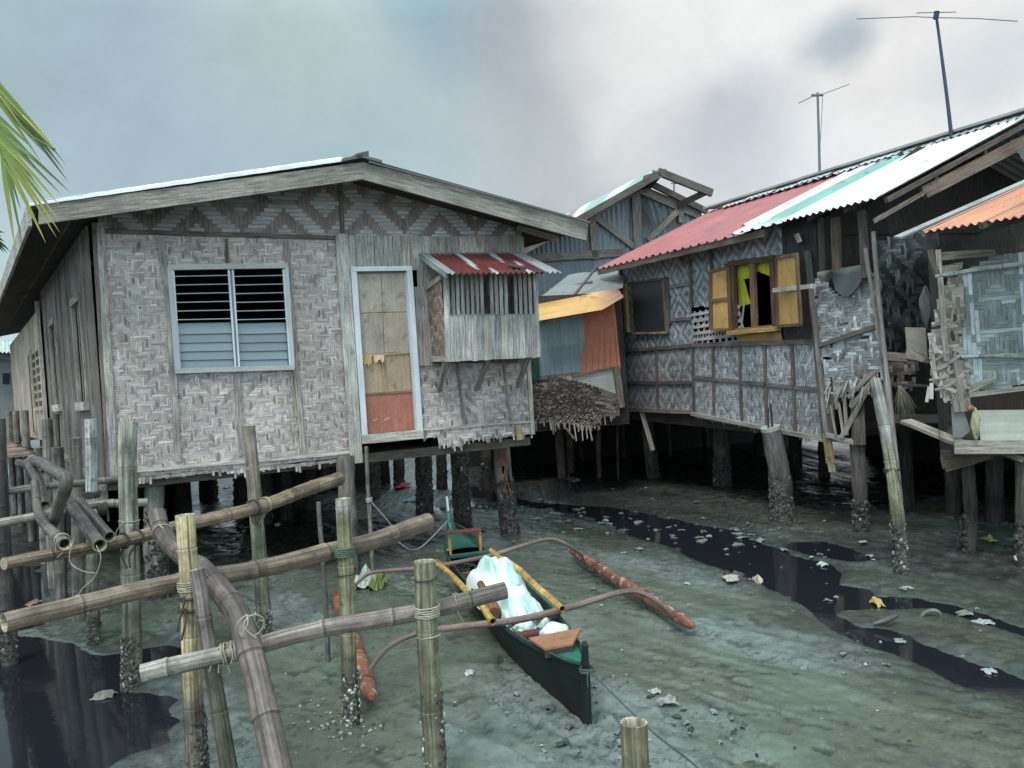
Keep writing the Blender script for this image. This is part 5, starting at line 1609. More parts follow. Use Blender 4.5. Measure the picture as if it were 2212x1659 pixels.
for a, b, w_, o0, o1 in (((1420, 372), (1536, 418), .16, .9, .9), ((1524, 415), (1468, 442), .14, .9, .15), ((1424, 372), (1398, 402), .14, .9, .0), ((1405, 398), (1526, 458), .13, .12, .12), ((1395, 388), (1440, 373), .12, .2, .95), ((1120, 548), (1424, 376), .14, .9, .9)):
    mb.beam(BP.px(*a, o0), BP.px(*b, o1), BP.N, w_, .08, (.12, .105, .10))
mb.split('gable_rafter', M['wood'], bh)
mb = MB()
f0, f1 = BP.px(1426, 370, .95), BP.px(1120, 545, .95)
k0, k1 = D(1413, 366, 24), D(1108, 523, 24)
def bands(s_, t_):
    if s_ < .12: return (.22, .19, .18)
    x = t_ + s_ * .15
    if .12 < x < .28: return jit((.30, .44, .40), .06)
    if .42 < x < .58: return jit((.33, .46, .42), .06)
    if .66 < x < .74: return jit((.40, .20, .22), .06)
    return jit((.70, .71, .72), .04)
corr(mb, f0, k0, k1, f1, 40, .014, bands, 40, N=Z, per=4)
mb.build('roof', M['metal'], bh)
mb = MB(); mb.prism([BP.px(1408, 372, .95), BP.px(1440, 372, .95), D(1446, 374, 20), D(1410, 368, 20)], Z, .03, (.16, .16, .165)); mb.build('ridge_cap', M['metal'], bh)
for (bx, wd) in ((1150, 12), (1250, 12), (1340, 12), (1440, 12)):
    b = D(bx, 900, 18.2); b.z = 0; stilt(bh, b - Z * .2, V((b.x, b.y, 1.6)), .06, .06, (.08, .07, .065), 8, 0)
mb = MB(); q0 = BP.px(1120, 700, -.05); q1 = BP.px(1560, 700, -.05); q0.z = q1.z = 0
mb.prism([q0 + Z * 1.5, q1 + Z * 1.5, q1 + V((0, 5, 1.5)), q0 + V((0, 5, 1.5))], Z, .1, (.06, .05, .05))
mb.face([q0 + V((0, 5, 1.5)), q1 + V((0, 5, 1.5)), q1 + V((0, 5, 4.2)), q0 + V((0, 5, 4.2))], None, (.15, .16, .17))
mb.build('floor', M['wood'], bh)
# ================================================================ BAMBOO POSTS AND RAILS
TANB = (.54, .43, .26); BRN = (.255, .20, .165); DKB = (.15, .125, .115); GRN = (.20, .20, .125); GRYB = (.33, .315, .27)


def post(label, bx, by, tx, ty, wb, wt, dep=None, dtop=0.0, colz=None, crz=None, crn=200, hollow=True, node=.36, ties=(), group=None, name='bamboo_post', crw=.06, csize=.022, bend=0.0, n=16):
    b = G(bx, by) if dep is None else D(bx, by, dep)
    d_ = b.y
    tp_ = D(tx, ty, d_ + dtop)
    dirn = (tp_ - b).normalized()
    lo = b if b.z < -.2 else b - dirn * ((b.z + .28) / max(dirn.z, .2))
    if b.z > .02:
        lo = b - dirn * ((b.z + .28) / max(dirn.z, .2))
    r0, r1 = wb / 2 * d_ / FOC, wt / 2 * (d_ + dtop) / FOC
    mid = lo.lerp(tp_, .5) + V((bend, 0, 0))
    mb_ = MB(); bamboo(mb_, [lo, mid, tp_], r0, r1, GRYB, node, n, hollow0=False, hollow1=hollow, colz=colz)
    gp = lo + dirn * ((0 - lo.z) / dirn.z)
    o = mb_.build(name, M['bamboo'], None, loc=V((gp.x, gp.y, 0)))
    tag(o, label, 'post', group)
    if crz:
        z0, z1 = crz
        A = lo + dirn * ((z0 - lo.z) / dirn.z); B = lo + dirn * ((z1 - lo.z) / dirn.z)
        L_ = (tp_ - lo).length
        mb_ = MB(); crust(mb_, A, B, r0 * 1.02, r0 * 1.0, crn, csize, crw); mb_.build('barnacle_crust', M['crust'], o)
    for (px, py, turns, cl, rr) in ties:
        c_ = D(px, py, d_ + dtop * .5)
        f = (c_ - lo).dot(dirn); c_ = lo + dirn * f
        mb_ = MB(); lashing(mb_, c_, dirn, r0 + (r1 - r0) * f / (tp_ - lo).length, turns, .011, rr, cl, 2); mb_.build('lashing', M['rope'], o)
    return o


def wet(top, low, z0=.35, z1=.75, mid=None):
    def f(p, s_):
        k = min(1, max(0, (p.z - z0) / (z1 - z0)))
        return mixc(low, top, k)
    return f


STR = (.36, .33, .25); BLK = (.07, .06, .055)
post('thick grey ragged bamboo post in dark water by the corner of the large house', 284, 1478, 277, 910, 40, 38, None, 0, wet(GRYB, (.17, .165, .12), .55, 1.05), (-.05, .36), 300, ties=((283, 1155, 3, BLK, .006), (281, 1125, 1.5, STR, .004)))
post('pale yellow bamboo post lashed in the foreground crossing of rails', 432, 1716, 399, 1112, 44, 40, None, 0, lambda p, s_: mixc((.16, .13, .10), TANB, min(1, max(0, (p.z - .45) / .25))), (-.1, .40), 330, ties=((403, 1265, 5, STR, .004), (404, 1290, 1.5, BLK, .007), (406, 1315, 1.5, BLK, .008)), csize=.020)
post('dark purplish bamboo stake leaning behind the lowest rail in the foreground', 508, 1716, 424, 1230, 40, 31, 3.98, 0, wet((.165, .135, .13), (.085, .085, .06), .55, .85), None, 0, ties=((462, 1405, 2, STR, .004),), node=.5)
post('reddish brown bamboo post standing in front of the woven wall below the louvred window', 573, 1368, 537, 920, 34, 28, None, 0, wet((.24, .19, .155), (.20, .205, .14), .95, 1.2), (0, .2), 60, ties=((543, 1010, 3, STR, .004), (556, 1085, 2.5, BLK, .006)), crw=.3)
post('bamboo post with a peeled pale top and green cord, in the middle of the rails', 761, 1558, 740, 1077, 38, 32, None, 0, lambda p, s_: (.36, .34, .30) if p.z > 1.25 else mixc((.08, .075, .062), (.27, .245, .15), min(1, max(0, (p.z - .28) / .2))), (0, .30), 90, ties=((748, 1192, 5, (.10, .13, .10), .008), (750, 1240, 1, BLK, .004)), crw=.35)
p6 = post('thick greenish bamboo post in the foreground in front of the canoe', 944, 1700, 917, 1212, 48, 47, 4.06, 0, lambda p, s_: mixc((.125, .12, .085), (.23, .22, .14), min(1, max(0, (p.z - .35) / .45))) if p.z < 1.3 else (.23, .20, .165), (.0, .5), 110, ties=((923, 1320, 5, STR, .005), (926, 1372, 1, STR, .004), (919, 1250, 1, BLK, .004)), crw=.3, node=.40)
post('short hollow bamboo post cut off at the bottom edge of the picture', 1388, 2150, 1369, 1560, 70, 60, 3.05, 0, lambda p, s_: (.20, .175, .115), None, 0, node=.3)
post('whitish bamboo post beside the left corner of the large house, wrapped with black strap', 203, 1388, 196, 905, 26, 25, None, 0, wet((.42, .425, .42), (.19, .175, .14), .75, 1.0), (0, .25), 120, ties=((202, 1068, 4, BLK, .012),))
post('slim dark pole standing in the mud left of the pale topped bamboo post', 709, 1427, 688, 1085, 12, 10, None, 0, lambda p, s_: (.12, .11, .105), None, 0, hollow=False, node=.25, name='wooden_pole', n=8)
post('thin brown pole under the door of the large house with a coil of cord', 806, 1240, 791, 965, 10, 9, 8.6, 0, lambda p, s_: (.19, .165, .145), None, 0, hollow=False, node=.3, name='wooden_pole', n=8, ties=((797, 1080, 4, (.34, .34, .33), .007),))
post('brown bamboo stump beside the side wall of the large house', 172, 1330, 162, 946, 27, 25, 7.6, 0, lambda p, s_: (.165, .15, .135), None, 0)
post('short dark bamboo stump left of the brown stump', 135, 1325, 124, 966, 26, 24, 8.6, 0, lambda p, s_: (.13, .12, .11), None, 0)
post('leaning bamboo post at the end of the slatted walkway', 118, 1290, 101, 905, 25, 22, 9.3, 0, lambda p, s_: (.20, .185, .165), None, 0)
post('second leaning walkway post right behind the first', 128, 1270, 121, 893, 15, 14, 10.0, 0, lambda p, s_: (.17, .16, .14), None, 0)
post('dark post with oyster crust at the left edge of the picture', 20, 1430, -2, 905, 34, 24, 6.6, 0, lambda p, s_: (.075, .066, .062), (.0, .42), 180, hollow=False, name='wooden_post')


def rail(label, pts, w0, w1, dA, dB, xA, xB, col=None, hollow=(True, True), node=.36, ties=(), colz=None, grp=None, name='bamboo_rail', n=16, mid=None, sharp=False):
    """pole through photo points; inverse depth runs linearly between the two given stations"""
    inv = lambda x: 1 / dA + (1 / dB - 1 / dA) * (x - xA) / (xB - xA)
    P = [D(x, y, 1 / inv(x)) for x, y in pts]
    r0 = w0 / 2 * P[0].y / FOC; r1 = w1 / 2 * P[-1].y / FOC
    mb_ = MB(); bamboo(mb_, P, r0, r1, col, node, n, hollow[0], hollow[1], colz=colz, sharp=name == 'bent_bamboo')
    o = mb_.build(name, M['bamboo'], None, loc=P[len(P) // 2] if len(P) > 2 else (P[0] + P[1]) / 2)
    tag(o, label, 'bamboo rail', grp)
    for (x, y, turns, cl, rr) in ties:
        c_ = D(x, y, 1 / inv(x)); ax = (P[-1] - P[0]).normalized(); f = (c_ - P[0]).length / (P[-1] - P[0]).length
        mb_ = MB(); lashing(mb_, c_, ax, r0 + (r1 - r0) * f, turns, .012, rr, cl, 2); mb_.build('lashing', M['rope'], o)
    return o


rail('long bamboo rail nearest the large house, rising from the left edge to below the window', [(8, 1218), (283, 1163), (560, 1093), (733, 1034)], 27, 30, 5.62, 6.72, 283, 560, (.25, .175, .125), (False, True), ties=((548, 1096, 2, BLK, .007), (573, 1090, 2, STR, .005), (268, 1168, 1.5, BLK, .008), (298, 1160, 1.5, BLK, .007)))
rail('long brown bamboo rail in the middle, ending near the stern of the canoe', [(8, 1345), (250, 1285), (400, 1258), (745, 1185), (925, 1127)], 42, 38, 4.27, 5.08, 400, 745, (.21, .15, .115), (True, False), node=.5)
rail('lowest bamboo rail crossing in front and ending above the canoe', [(306, 1455), (450, 1421), (700, 1360), (910, 1318), (1092, 1275)], 40, 37, 3.92, 4.20, 450, 917, None, (True, False), node=.42, colz=lambda p, s_: mixc((.36, .34, .30), (.22, .175, .155), min(1, s_ * 3)), ties=((486, 1412, 2, STR, .005), (508, 1406, 2, STR, .005), (985, 1301, 1, STR, .003)))
rail('greyish bamboo rail behind the pile of bent poles at the far left', [(-60, 1075), (90, 1052), (200, 1040), (290, 1030)], 17, 16, 6.6, 7.1, 0, 200, (.24, .22, .195), node=.4)
rail('second greyish bamboo rail just below it at the far left', [(-60, 1141), (60, 1118), (200, 1092), (318, 1085)], 21, 18, 5.7, 6.2, 0, 300, (.27, .24, .205), node=.4, ties=((222, 1098, 5, BLK, .012),))
rail('big dark bent bamboo culm curving down towards the viewer in the foreground', [(338, 1108), (343, 1140), (368, 1180), (405, 1206), (440, 1228), (478, 1278), (512, 1325), (538, 1400), (553, 1470), (572, 1545), (598, 1650), (612, 1720)], 36, 62, 5.30, 3.75, 338, 540, (.14, .105, .095), (True, False), node=.30, name='bent_bamboo', n=18, ties=((541, 1352, 1, STR, .004), (350, 1150, 1, STR, .004)))
PIL = 'bent poles piled on the rails'
rail('thin bent dark pole on the pile with string tied at its sawn end', [(75, 1040), (81, 1085), (84, 1112), (104, 1138), (140, 1175)], 17, 27, 5.9, 5.05, 75, 140, (.13, .115, .105), (False, True), .28, name='bent_bamboo', grp=PIL, ties=((134, 1166, 1.5, STR, .004),))
rail('short straight dark pole at the back of the pile with its hollow end facing down', [(62, 998), (84, 1040), (96, 1092)], 20, 24, 6.6, 6.0, 62, 96, (.12, .105, .10), (False, True), .26, name='bent_bamboo', grp=PIL)
rail('sharply kinked dark pole across the top of the pile', [(70, 992), (108, 1008), (140, 1030), (146, 1048), (126, 1085), (107, 1146)], 22, 24, 6.6, 5.7, 70, 110, (.145, .125, .115), (False, False), .26, name='bent_bamboo', grp=PIL)
rail('dark hollow pole on the pile pointing its open end at the viewer', [(147, 1080), (180, 1125), (216, 1178)], 22, 30, 5.9, 5.2, 147, 216, (.14, .115, .11), (False, True), .30, name='bent_bamboo', grp=PIL)
rail('slightly smaller hollow pole lying right beside it on the pile', [(172, 1082), (205, 1122), (237, 1160)], 19, 25, 6.0, 5.4, 172, 237, (.12, .10, .098), (False, True), .30, name='bent_bamboo', grp=PIL)
rail('dark stub of a pole at the very back of the pile', [(40, 1000), (75, 1008), (95, 1018)], 17, 17, 7.0, 6.8, 40, 95, (.10, .09, .085), (False, True), .26, name='bent_bamboo', grp=PIL)
mb = MB(); P = [D(160, 1160, 5.0), D(150, 1210, 4.98), D(175, 1232, 4.97), D(205, 1238, 4.96)]; mb.tube(smooth_path(P, .02), .003, STR, 5)
P = [D(208, 1178, 5.0), D(218, 1205, 4.98), D(205, 1245, 4.98), D(175, 1275, 4.98), D(166, 1300, 4.98)]; mb.tube(smooth_path(P, .02), .003, STR, 5)
tag(mb.build('string', M['rope']), 'loose pale string dangling from the end of the pile of bent poles', 'string')

# slatted walkway along the left side of the large house
wk = thing('walkway', 'bamboo slatted walkway along the left side of the large house', 'walkway', D(40, 1150, 12))
mb = MB(); d0, d1 = 10.4, 17.0
wA, wB = D(-60, 985, d0), D(76, 985, d0); wA.z = wB.z = 1.42
dirw = V((-.563, .827, 0)).normalized()
k = 0.0
while k < 8.5:
    o_ = dirw * k
    mb.beam(wA + o_ + Z * rnd.uniform(-.01, .01), wB + o_ + V((rnd.uniform(-.08, .05), 0, rnd.uniform(-.01, .01))), Z, .085, .03, jit((.25, .20, .175), .25))
    k += .10
mb.build('deck_slat', M['wood'], wk)
mb = MB()
for q in (wA, wB): mb.beam(q - Z * .05 - dirw * .05, q - Z * .05 + dirw * 8.6, Z, .07, .05, (.12, .10, .09))
mb.build('bearer', M['wood'], wk)
for kk in (.4, 2.4, 4.6, 6.8):
    for q, s_ in ((wB, .05), (wA, -.05)):
        mb = MB(); b_ = q + dirw * kk + V((s_, 0, 0)); tall = 2.0 if (s_ > 0 and kk > 2) else 1.5
        bamboo(mb, [V((b_.x, b_.y, -.25)), V((b_.x + .03, b_.y, tall))], .06, .055, (.22, .20, .18), .4, 10); mb.build('walkway_post', M['bamboo'], wk)
# pale neighbour hut beyond the walkway
nh = thing('neighbour_hut', 'pale neighbouring hut with a white corrugated roof beyond the walkway at the left edge', 'house', D(-20, 960, 21))
NP = vplane(D(-120, 900, 20.5), D(42, 900, 21)); NP.O.z = 0
mb = MB(); mb.prism([NP.px(*k) for k in ((-120, 760), (40, 760), (42, 935), (-120, 935))], NP.N, .03, (.20, .21, .205), along=Z); mb.build('wall', M['paint'], nh)
mb = MB(); mb.prism([NP.px(*k, .05) for k in ((6, 806), (20, 806), (20, 830), (6, 830))], NP.N, .02, (.03, .03, .033)); mb.build('window', M['wood'], nh)
mb = MB(); corr(mb, D(-140, 728, 22.4), D(38, 735, 22.6), D(40, 762, 20.2), D(-140, 758, 20.0), 22, .02, lambda s_, t_: jit((.55, .58, .57), .05), 4, N=Z); mb.build('roof', M['metal'], nh)
mb = MB(); mb.beam(NP.px(-60, 770, .3), NP.px(40, 772, .3), NP.N, .12, .05, (.2, .19, .18)); mb.build('fascia', M['wood'], nh)
mb = MB(); q0 = NP.px(-120, 900, -.1); q1 = NP.px(42, 900, -.1)
q0.z = q1.z = 1.2; mb.prism([q0, q1, q1 + V((0, 3, 0)), q0 + V((0, 3, 0))], Z, .08, (.1, .09, .08)); mb.build('floor', M['wood'], nh)
for s_ in (.1, .5, .9):
    b_ = q0.lerp(q1, s_); stilt(nh, V((b_.x, b_.y, -.2)), V((b_.x, b_.y, 1.25)), .07, .07, (.1, .09, .085), 8, 0)

# ================================================================ OUTRIGGER CANOE
B0 = G(1268, 1563); B0.z = 0
St = V((-.81, 9.15, 0))
ax_ = (St - B0).normalized(); pr = V((ax_.y, -ax_.x, 0)); LEN = (St - B0).length
can = thing('outrigger_canoe', 'narrow dark green outrigger canoe resting on the grey mud', 'boat', B0 + ax_ * LEN / 2)
def bl(s_, x, z): return B0 + ax_ * s_ + pr * x + Z * z
def hw(s_):
    f = s_ / LEN
    a = min(1, f / .30); b = min(1, (1 - f) / .30)
    return .205 * (math.sin(a * math.pi / 2) ** .8) * (math.sin(b * math.pi / 2) ** .8) + .012
def gz(s_):
    f = s_ / LEN
    return .27 + .07 * max(0, 1 - f / .22) ** 1.6 + .10 * max(0, (f - .78) / .22) ** 1.6
def kz(s_):
    f = s_ / LEN
    return -.03 + .02 * max(0, 1 - f / .06) ** 1.5 + .16 * max(0, (f - .82) / .18) ** 1.5
PROF = [(0, 0), (.42, .03), (.70, .16), (.86, .40), (.96, .72), (1.0, 1.0)]
NS = 60
def hull_surface(mb_, inset, colf, flip):
    pts = []; uvs = []; cols = []
    full = [(-x, z) for x, z in reversed(PROF[1:])] + PROF
    for k in range(NS + 1):
        s_ = LEN * k / NS; w_ = max(.004, hw(s_) - inset)
        for x, z in full:
            zz = kz(s_) + (gz(s_) - kz(s_)) * z + (inset * .9 if z < 1 else 0) * (1 - z)
            pts.append(bl(s_, x * w_, zz)); uvs.append((z * .5 + x * .1, s_)); cols.append(colf(z))
    mb_.grid(pts, len(full), NS + 1, uvs, cols, True)
mb = MB(); hull_surface(mb, 0, lambda z: (.008, .014, .014) if z > .35 else (.020, .014, .012), False)
for sgn in (-1, 1):
    P = [bl(LEN * k / NS, sgn * (hw(LEN * k / NS) - .004), gz(LEN * k / NS)) for k in range(NS + 1)]
    mb.tube(P, .014, (.018, .05, .042), 6)
mb.build('hull', M['hullpaint'], can)
mb = MB(); hull_surface(mb, .016, lambda z: (.025, .05, .045) if z > .5 else (.028, .028, .026), True)
mb.build('hull_interior', M['hullpaint'], can)
def deck(s0, s1, col, dz=.0):
    mb_ = MB(); n_ = 14; pts = []; uvs = []; cols = []
    for k in range(n_ + 1):
        s_ = s0 + (s1 - s0) * k / n_
        for x in (-1, -.5, 0, .5, 1):
            pts.append(bl(s_, x * (hw(s_) - .006), gz(s_) + dz + .012 * (1 - x * x))); uvs.append((x * .2, s_)); cols.append(jit(col, .06))
    mb_.grid(pts, 5, n_ + 1, uvs, cols, True); return mb_.build('deck', M['hullpaint'], can)
deck(.03, .50, (.022, .14, .095)); deck(LEN - .85, LEN - .05, (.022, .10, .075))
mb = MB()
mb.prism([bl(-.05, -.014, -.02), bl(-.075, -.014, .18), bl(-.085, -.014, .47), bl(-.06, -.014, .49), bl(-.02, -.017, .36), bl(.06, -.017, .30), bl(.05, -.017, -.03)], pr, .026, (.012, .018, .018), along=Z)
mb.build('bow_post', M['hullpaint'], can)
mb = MB()
mb.prism([bl(LEN - .06, -.015, .1), bl(LEN - .10, -.015, .36), bl(LEN - .02, -.015, .42), bl(LEN + .02, -.015, .56), bl(LEN + .055, -.015, .56), bl(LEN + .04, -.015, .36), bl(LEN + .02, -.015, .12)], pr, .03, (.04, .16, .13), along=Z)
sp_ = mb.build('stern_post', M['hullpaint'], can)
mb = MB(); mb.beam(bl(LEN + .012, 0, .54), bl(LEN + .05, 0, .70), pr, .03, .024, (.38, .46, .46), base=-.012); mb.build('post_tip', M['paint'], sp_)
def thwart(s_, z, w_, col, th=.025, over=.0):
    mb_ = MB(); g_ = max(.03, hw(s_) * (.97 if z > .25 else .88) - .012 + over); mb_.beam(bl(s_, -g_, z), bl(s_, g_, z), Z, w_, th, col); return mb_.build('thwart', M['wood'], can)
MAH = (.12, .045, .04)
thwart(.98, .225, .10, MAH); thwart(.70, .20, .06, MAH); thwart(1.16, .275, .06, (.10, .05, .07), .03, .02); thwart(2.75, .26, .08, MAH)
thwart(LEN - 1.15, .27, .07, (.03, .10, .085))
mb = MB()                                                       # seat frame near the stern
ss = LEN - .95
mb.beam(bl(ss, -.19, .47), bl(ss, .17, .47), Z, .10, .02, (.16, .05, .04))
seat = mb.build('stern_seat', M['wood'], can)
mb = MB()
for x in (-.165, .145):
    mb.beam(bl(ss, x, .25), bl(ss, x, .47), pr, .03, .025, (.50, .27, .09)); 
mb.beam(bl(ss + .0, -.16, .30), bl(ss + .12, -.15, .26), Z, .05, .02, (.45, .30, .10))
mb.build('seat_leg', M['wood'], seat)
mb = MB()                                                       # crumpled net and cord in the wells
for (s0, n_) in ((.85, 60), (LEN - 1.3, 40), (LEN - .9, 30)):
    for k in range(n_):
        s_ = s0 + rnd.uniform(-.13, .16); x = rnd.uniform(-.55, .55) * hw(s_); a = rnd.uniform(0, 6.28); z = rnd.uniform(.05, .17)
        P = [bl(s_ + math.cos(a + q) * .07, max(-.6 * hw(s_), min(.6 * hw(s_), x + math.sin(a + q) * .05)), z + rnd.uniform(-.01, .02)) for q in (0, .8, 1.6, 2.6)]
        mb.tube(smooth_path(P, .03), .003, jit((.10, .11, .10), .4), 4, cap=False)
tag(mb.build('fishing_net', M['rope'], None), 'tangled dark net and cord lying inside the canoe', 'net')
# booms
BOOM = (.205, .155, .14)
def boom(pts, r):
    P = [G(x, y, z) for x, y, z in pts]; P = smooth_path(P, .05); n_ = len(P)
    rr = [r * (.72 + .45 * math.sin(math.pi * i / (n_ - 1))) * rnd.uniform(.97, 1.03) for i in range(n_)]
    cc = [jit(BOOM, .06) for _ in P]
    mb_ = MB(); mb_.tube(P, rr, BOOM, 9, colf=lambda i: cc[i]); return mb_.build('outrigger_boom', M['wood'], can)
boom([(800, 1446, .15), (818, 1420, .21), (845, 1394, .26), (900, 1368, .30), (1000, 1353, .315), (1130, 1337, .33), (1230, 1312, .35), (1300, 1291, .375), (1345, 1278, .385), (1378, 1278, .375), (1405, 1290, .33), (1428, 1308, .25), (1450, 1328, .15)], .021)
boom([(752, 1283, .13), (764, 1268, .16), (785, 1247, .22), (812, 1235, .27), (893, 1229, .31), (950, 1222, .325), (1000, 1213, .335), (1065, 1199, .35), (1115, 1183, .365), (1166, 1168, .38), (1196, 1165, .385), (1219, 1173, .36), (1240, 1187, .27), (1258, 1200, .15)], .019)
def flt(x0, y0, z0, x1, y1, z1, r, colr, worn):
    A, B = G(x0, y0, z0), G(x1, y1, z1); L_ = (B - A).length; d_ = (B - A).normalized()
    st = [(0, .12), (.015, .45), (.05, .70), (.14, .92), (.28, 1.0), (.5, 1.0), (.72, 1.0), (.86, .93), (.95, .80), (.985, .62), (1, .30)]
    P = []; rr = []
    for i in range(len(st) - 1):
        for k in range(5):
            f = st[i][0] + (st[i + 1][0] - st[i][0]) * k / 5; q = st[i][1] + (st[i + 1][1] - st[i][1]) * k / 5
            P.append(A.lerp(B, f)); rr.append(r * q * (1 + .006 * math.sin(f * 30)))
    P.append(B); rr.append(r * st[-1][1])
    cc = [jit(colr, .07) for _ in P]
    for i in range(len(P)):
        if abs((i / len(P) * 6.0) % 1 - .5) < .04: cc[i] = mul(colr, .5)
    mb_ = MB(); mb_.tube(P, rr, colr, 14, colf=lambda i: cc[i]); o = mb_.build('outrigger_float', worn, can)
    return o
t_ = grainy('float_paint', 60, 2.0, .75, 1.2, .42, (.75, 1.15), 4, .3, [((.50, .39, .35), 16.0, .57, .62, .75), ((.07, .05, .045), 6, .62, .75, .5)], spec=.5, fine=.2)
ff = flt(1229, 1186, .10, 1499, 1354, .09, .053, (.215, .09, .06), t_)
f2 = flt(724, 1276, .09, 803, 1507, .085, .062, (.27, .10, .06), t_)
# side rails of yellow bamboo
for a, b in (((1061, 1190, .36), (1215, 1316, .37)), ((943, 1213, .355), (1065, 1343, .36))):
    P0, P1 = G(*a), G(*b)
    mb = MB(); mid_ = P0.lerp(P1, .5) + Z * .012 + pr * .012
    bamboo(mb, [P0, P0.lerp(P1, .25) + pr * .015, mid_, P1], .026, .024, (.56, .35, .10), .13, 12, True, True, cut=(.30, .17, .06), wob=.008)
    mb.build('side_rail', M['bamboo'], can)
# tarpaulin heap
mb = MB(); na, nb2 = 120, 60; pts = []; uvs = []; cols = []
T0, T1 = 1.02, 2.72
for i in range(na):
    fs = i / (na - 1); s_ = T0 + (T1 - T0) * fs
    hmax = .06 + .12 * math.exp(-((fs - .30) / .20) ** 2) + .195 * math.exp(-((fs - .76) / .19) ** 2)
    if fs < .12: hmax *= fs / .12 * .8 + .2
    if fs > .93: hmax *= max(0, (1 - fs) / .07)
    ww = (.195 + .055 * math.exp(-((fs - .74) / .22) ** 2)) * min(1, (1 - fs) / .10 + .12)
    if fs < .5: ww = min(ww, hw(s_) - .05)
    for j in range(nb2):
        fx = j / (nb2 - 1) * 2 - 1
        prof = max(0, 1 - abs(fx) ** 2.4) ** .7
        wr2 = (math.sin(fx * 9 + fs * 21 + math.sin(fs * 13) * 2) * .015 + math.sin(fx * 4 - fs * 33) * .013 - abs(math.sin(fs * 12 + fx * 3 + math.sin(fx * 4))) ** .7 * .022 - abs(math.sin(fx * 5 - fs * 9 + 2 * math.sin(fs * 7))) * .016 + math.sin(fx * 23 - fs * 18) * .004)
        tq = V((fx * 1.1 + 3, fs * 4.2, .7)); tu = MN.turbulence(tq, 4, True, noise_basis='PERLIN_ORIGINAL', amplitude_scale=.55, frequency_scale=2.1)
        wr2 = wr2 * .8 - (tu - .5) * .034
        z = .235 + hmax * prof + wr2 * (.4 + prof) - .05 * (abs(fx) > .93)
        pts.append(bl(s_ + .04 * math.sin(fx * 3 + fs * 9), fx * ww * (1.0 + .05 * math.sin(fs * 17)), z)); uvs.append((fx, s_))
        patch = math.sin(fs * 11 + fx * 3.1) + math.sin(fx * 7 - fs * 5 + 1)
        cols.append(mixc((.66, .73, .71), (.42, .60, .56), max(0, min(1, patch * 1.2 - .2))))
mb.grid(pts, nb2, na, uvs, cols, True)
tag(mb.build('tarpaulin', M['cloth']), 'pale mint tarpaulin heaped over the load in the middle of the canoe', 'tarpaulin')
mb = MB()
mb.tube(smooth_path([bl(1.45, -.20, .27), bl(1.75, -.19, .33), bl(2.0, -.185, .36)], .04), [.05, .06, .055, .05, .045, .04, .04, .035, .03, .03, .03, .03, .03, .03, .03, .03, .03][:len(smooth_path([bl(1.45, -.20, .27), bl(1.75, -.19, .33), bl(2.0, -.185, .36)], .04))], (.20, .09, .05), 8)
tag(mb.build('wooden_paddle', M['wood']), 'brown paddle blade sticking out from under the tarpaulin beside the yellow side rail', 'paddle')
mb = MB(); mb.prism([bl(.56, -.17, .335), bl(.30, -.14, .345), bl(.27, .03, .36), bl(.52, .17, .365)], Z, .014, (.34, .165, .10), along=pr)
q = [bl(.30, -.14, .30), bl(.27, .03, .30), bl(.27, .03, .36), bl(.30, -.14, .345)]; mb.face(q, [(0, 0), (.2, 0), (.2, .05), (0, .05)], (.05, .04, .035))
tag(mb.build('plywood_board', M['ply']), 'reddish brown board lying across the bow of the canoe', 'board')
mb = MB(); bag(mb, bl(.64, .03, .335), .095, .075, .06, lambda i, j: jit((.66, .70, .70), .05) if (i + j) % 9 else (.50, .72, .30), seed=21, fold=.22, n=18)
tag(mb.build('plastic_bag', M['scrap']), 'white plastic bag tucked behind the brown board in the canoe', 'plastic bag')
mb = MB(); bag(mb, bl(.90, .06, .20), .035, .035, .04, lambda i, j: (.55, .56, .55), seed=4, fold=.05)
tag(mb.build('plastic_cup', M['scrap']), 'small white cup lying in the canoe under the front boom', 'cup')
# ropes of the canoe
mb = MB(); P = [bl(-.08, .02, .34), bl(.25, -.10, .33), bl(.75, -.19, .32), bl(1.05, -.20, .33)]; mb.tube(smooth_path(P, .05), .005, (.05, .09, .075), 5)
mb.tube(smooth_path([bl(-.09, 0, .34), D(1345, 1520, 3.9), D(1420, 1590, 3.4), D(1500, 1652, 3.0), D(1560, 1720, 2.8)], .05), .004, (.07, .10, .095), 5)
lashing(mb, bl(-.07, 0, .33), Z, .035, 2.5, .01, .005, (.07, .10, .09))
tag(mb.build('mooring_rope', M['rope']), 'thin dark green rope running from the bow of the canoe to the bottom edge', 'rope')
mb = MB(); P = [bl(LEN + .02, 0, .44), D(915, 1178, 9.1), D(890, 1188, 8.9), D(870, 1178, 8.8), D(853, 1162, 8.75), D(845, 1135, 8.7), D(800, 1082, 8.58)]; mb.tube(smooth_path(P, .05), .008, (.30, .30, .29), 5)
mb.tube(smooth_path([bl(LEN + .02, 0, .44), bl(LEN - .5, .12, .40), bl(LEN - 1.0, .19, .34), bl(LEN - 1.3, .2, .33)], .05), .006, (.05, .09, .075), 5)
tag(mb.build('stern_rope', M['rope']), 'grey rope sagging from the stern of the canoe to the thin brown pole', 'rope')

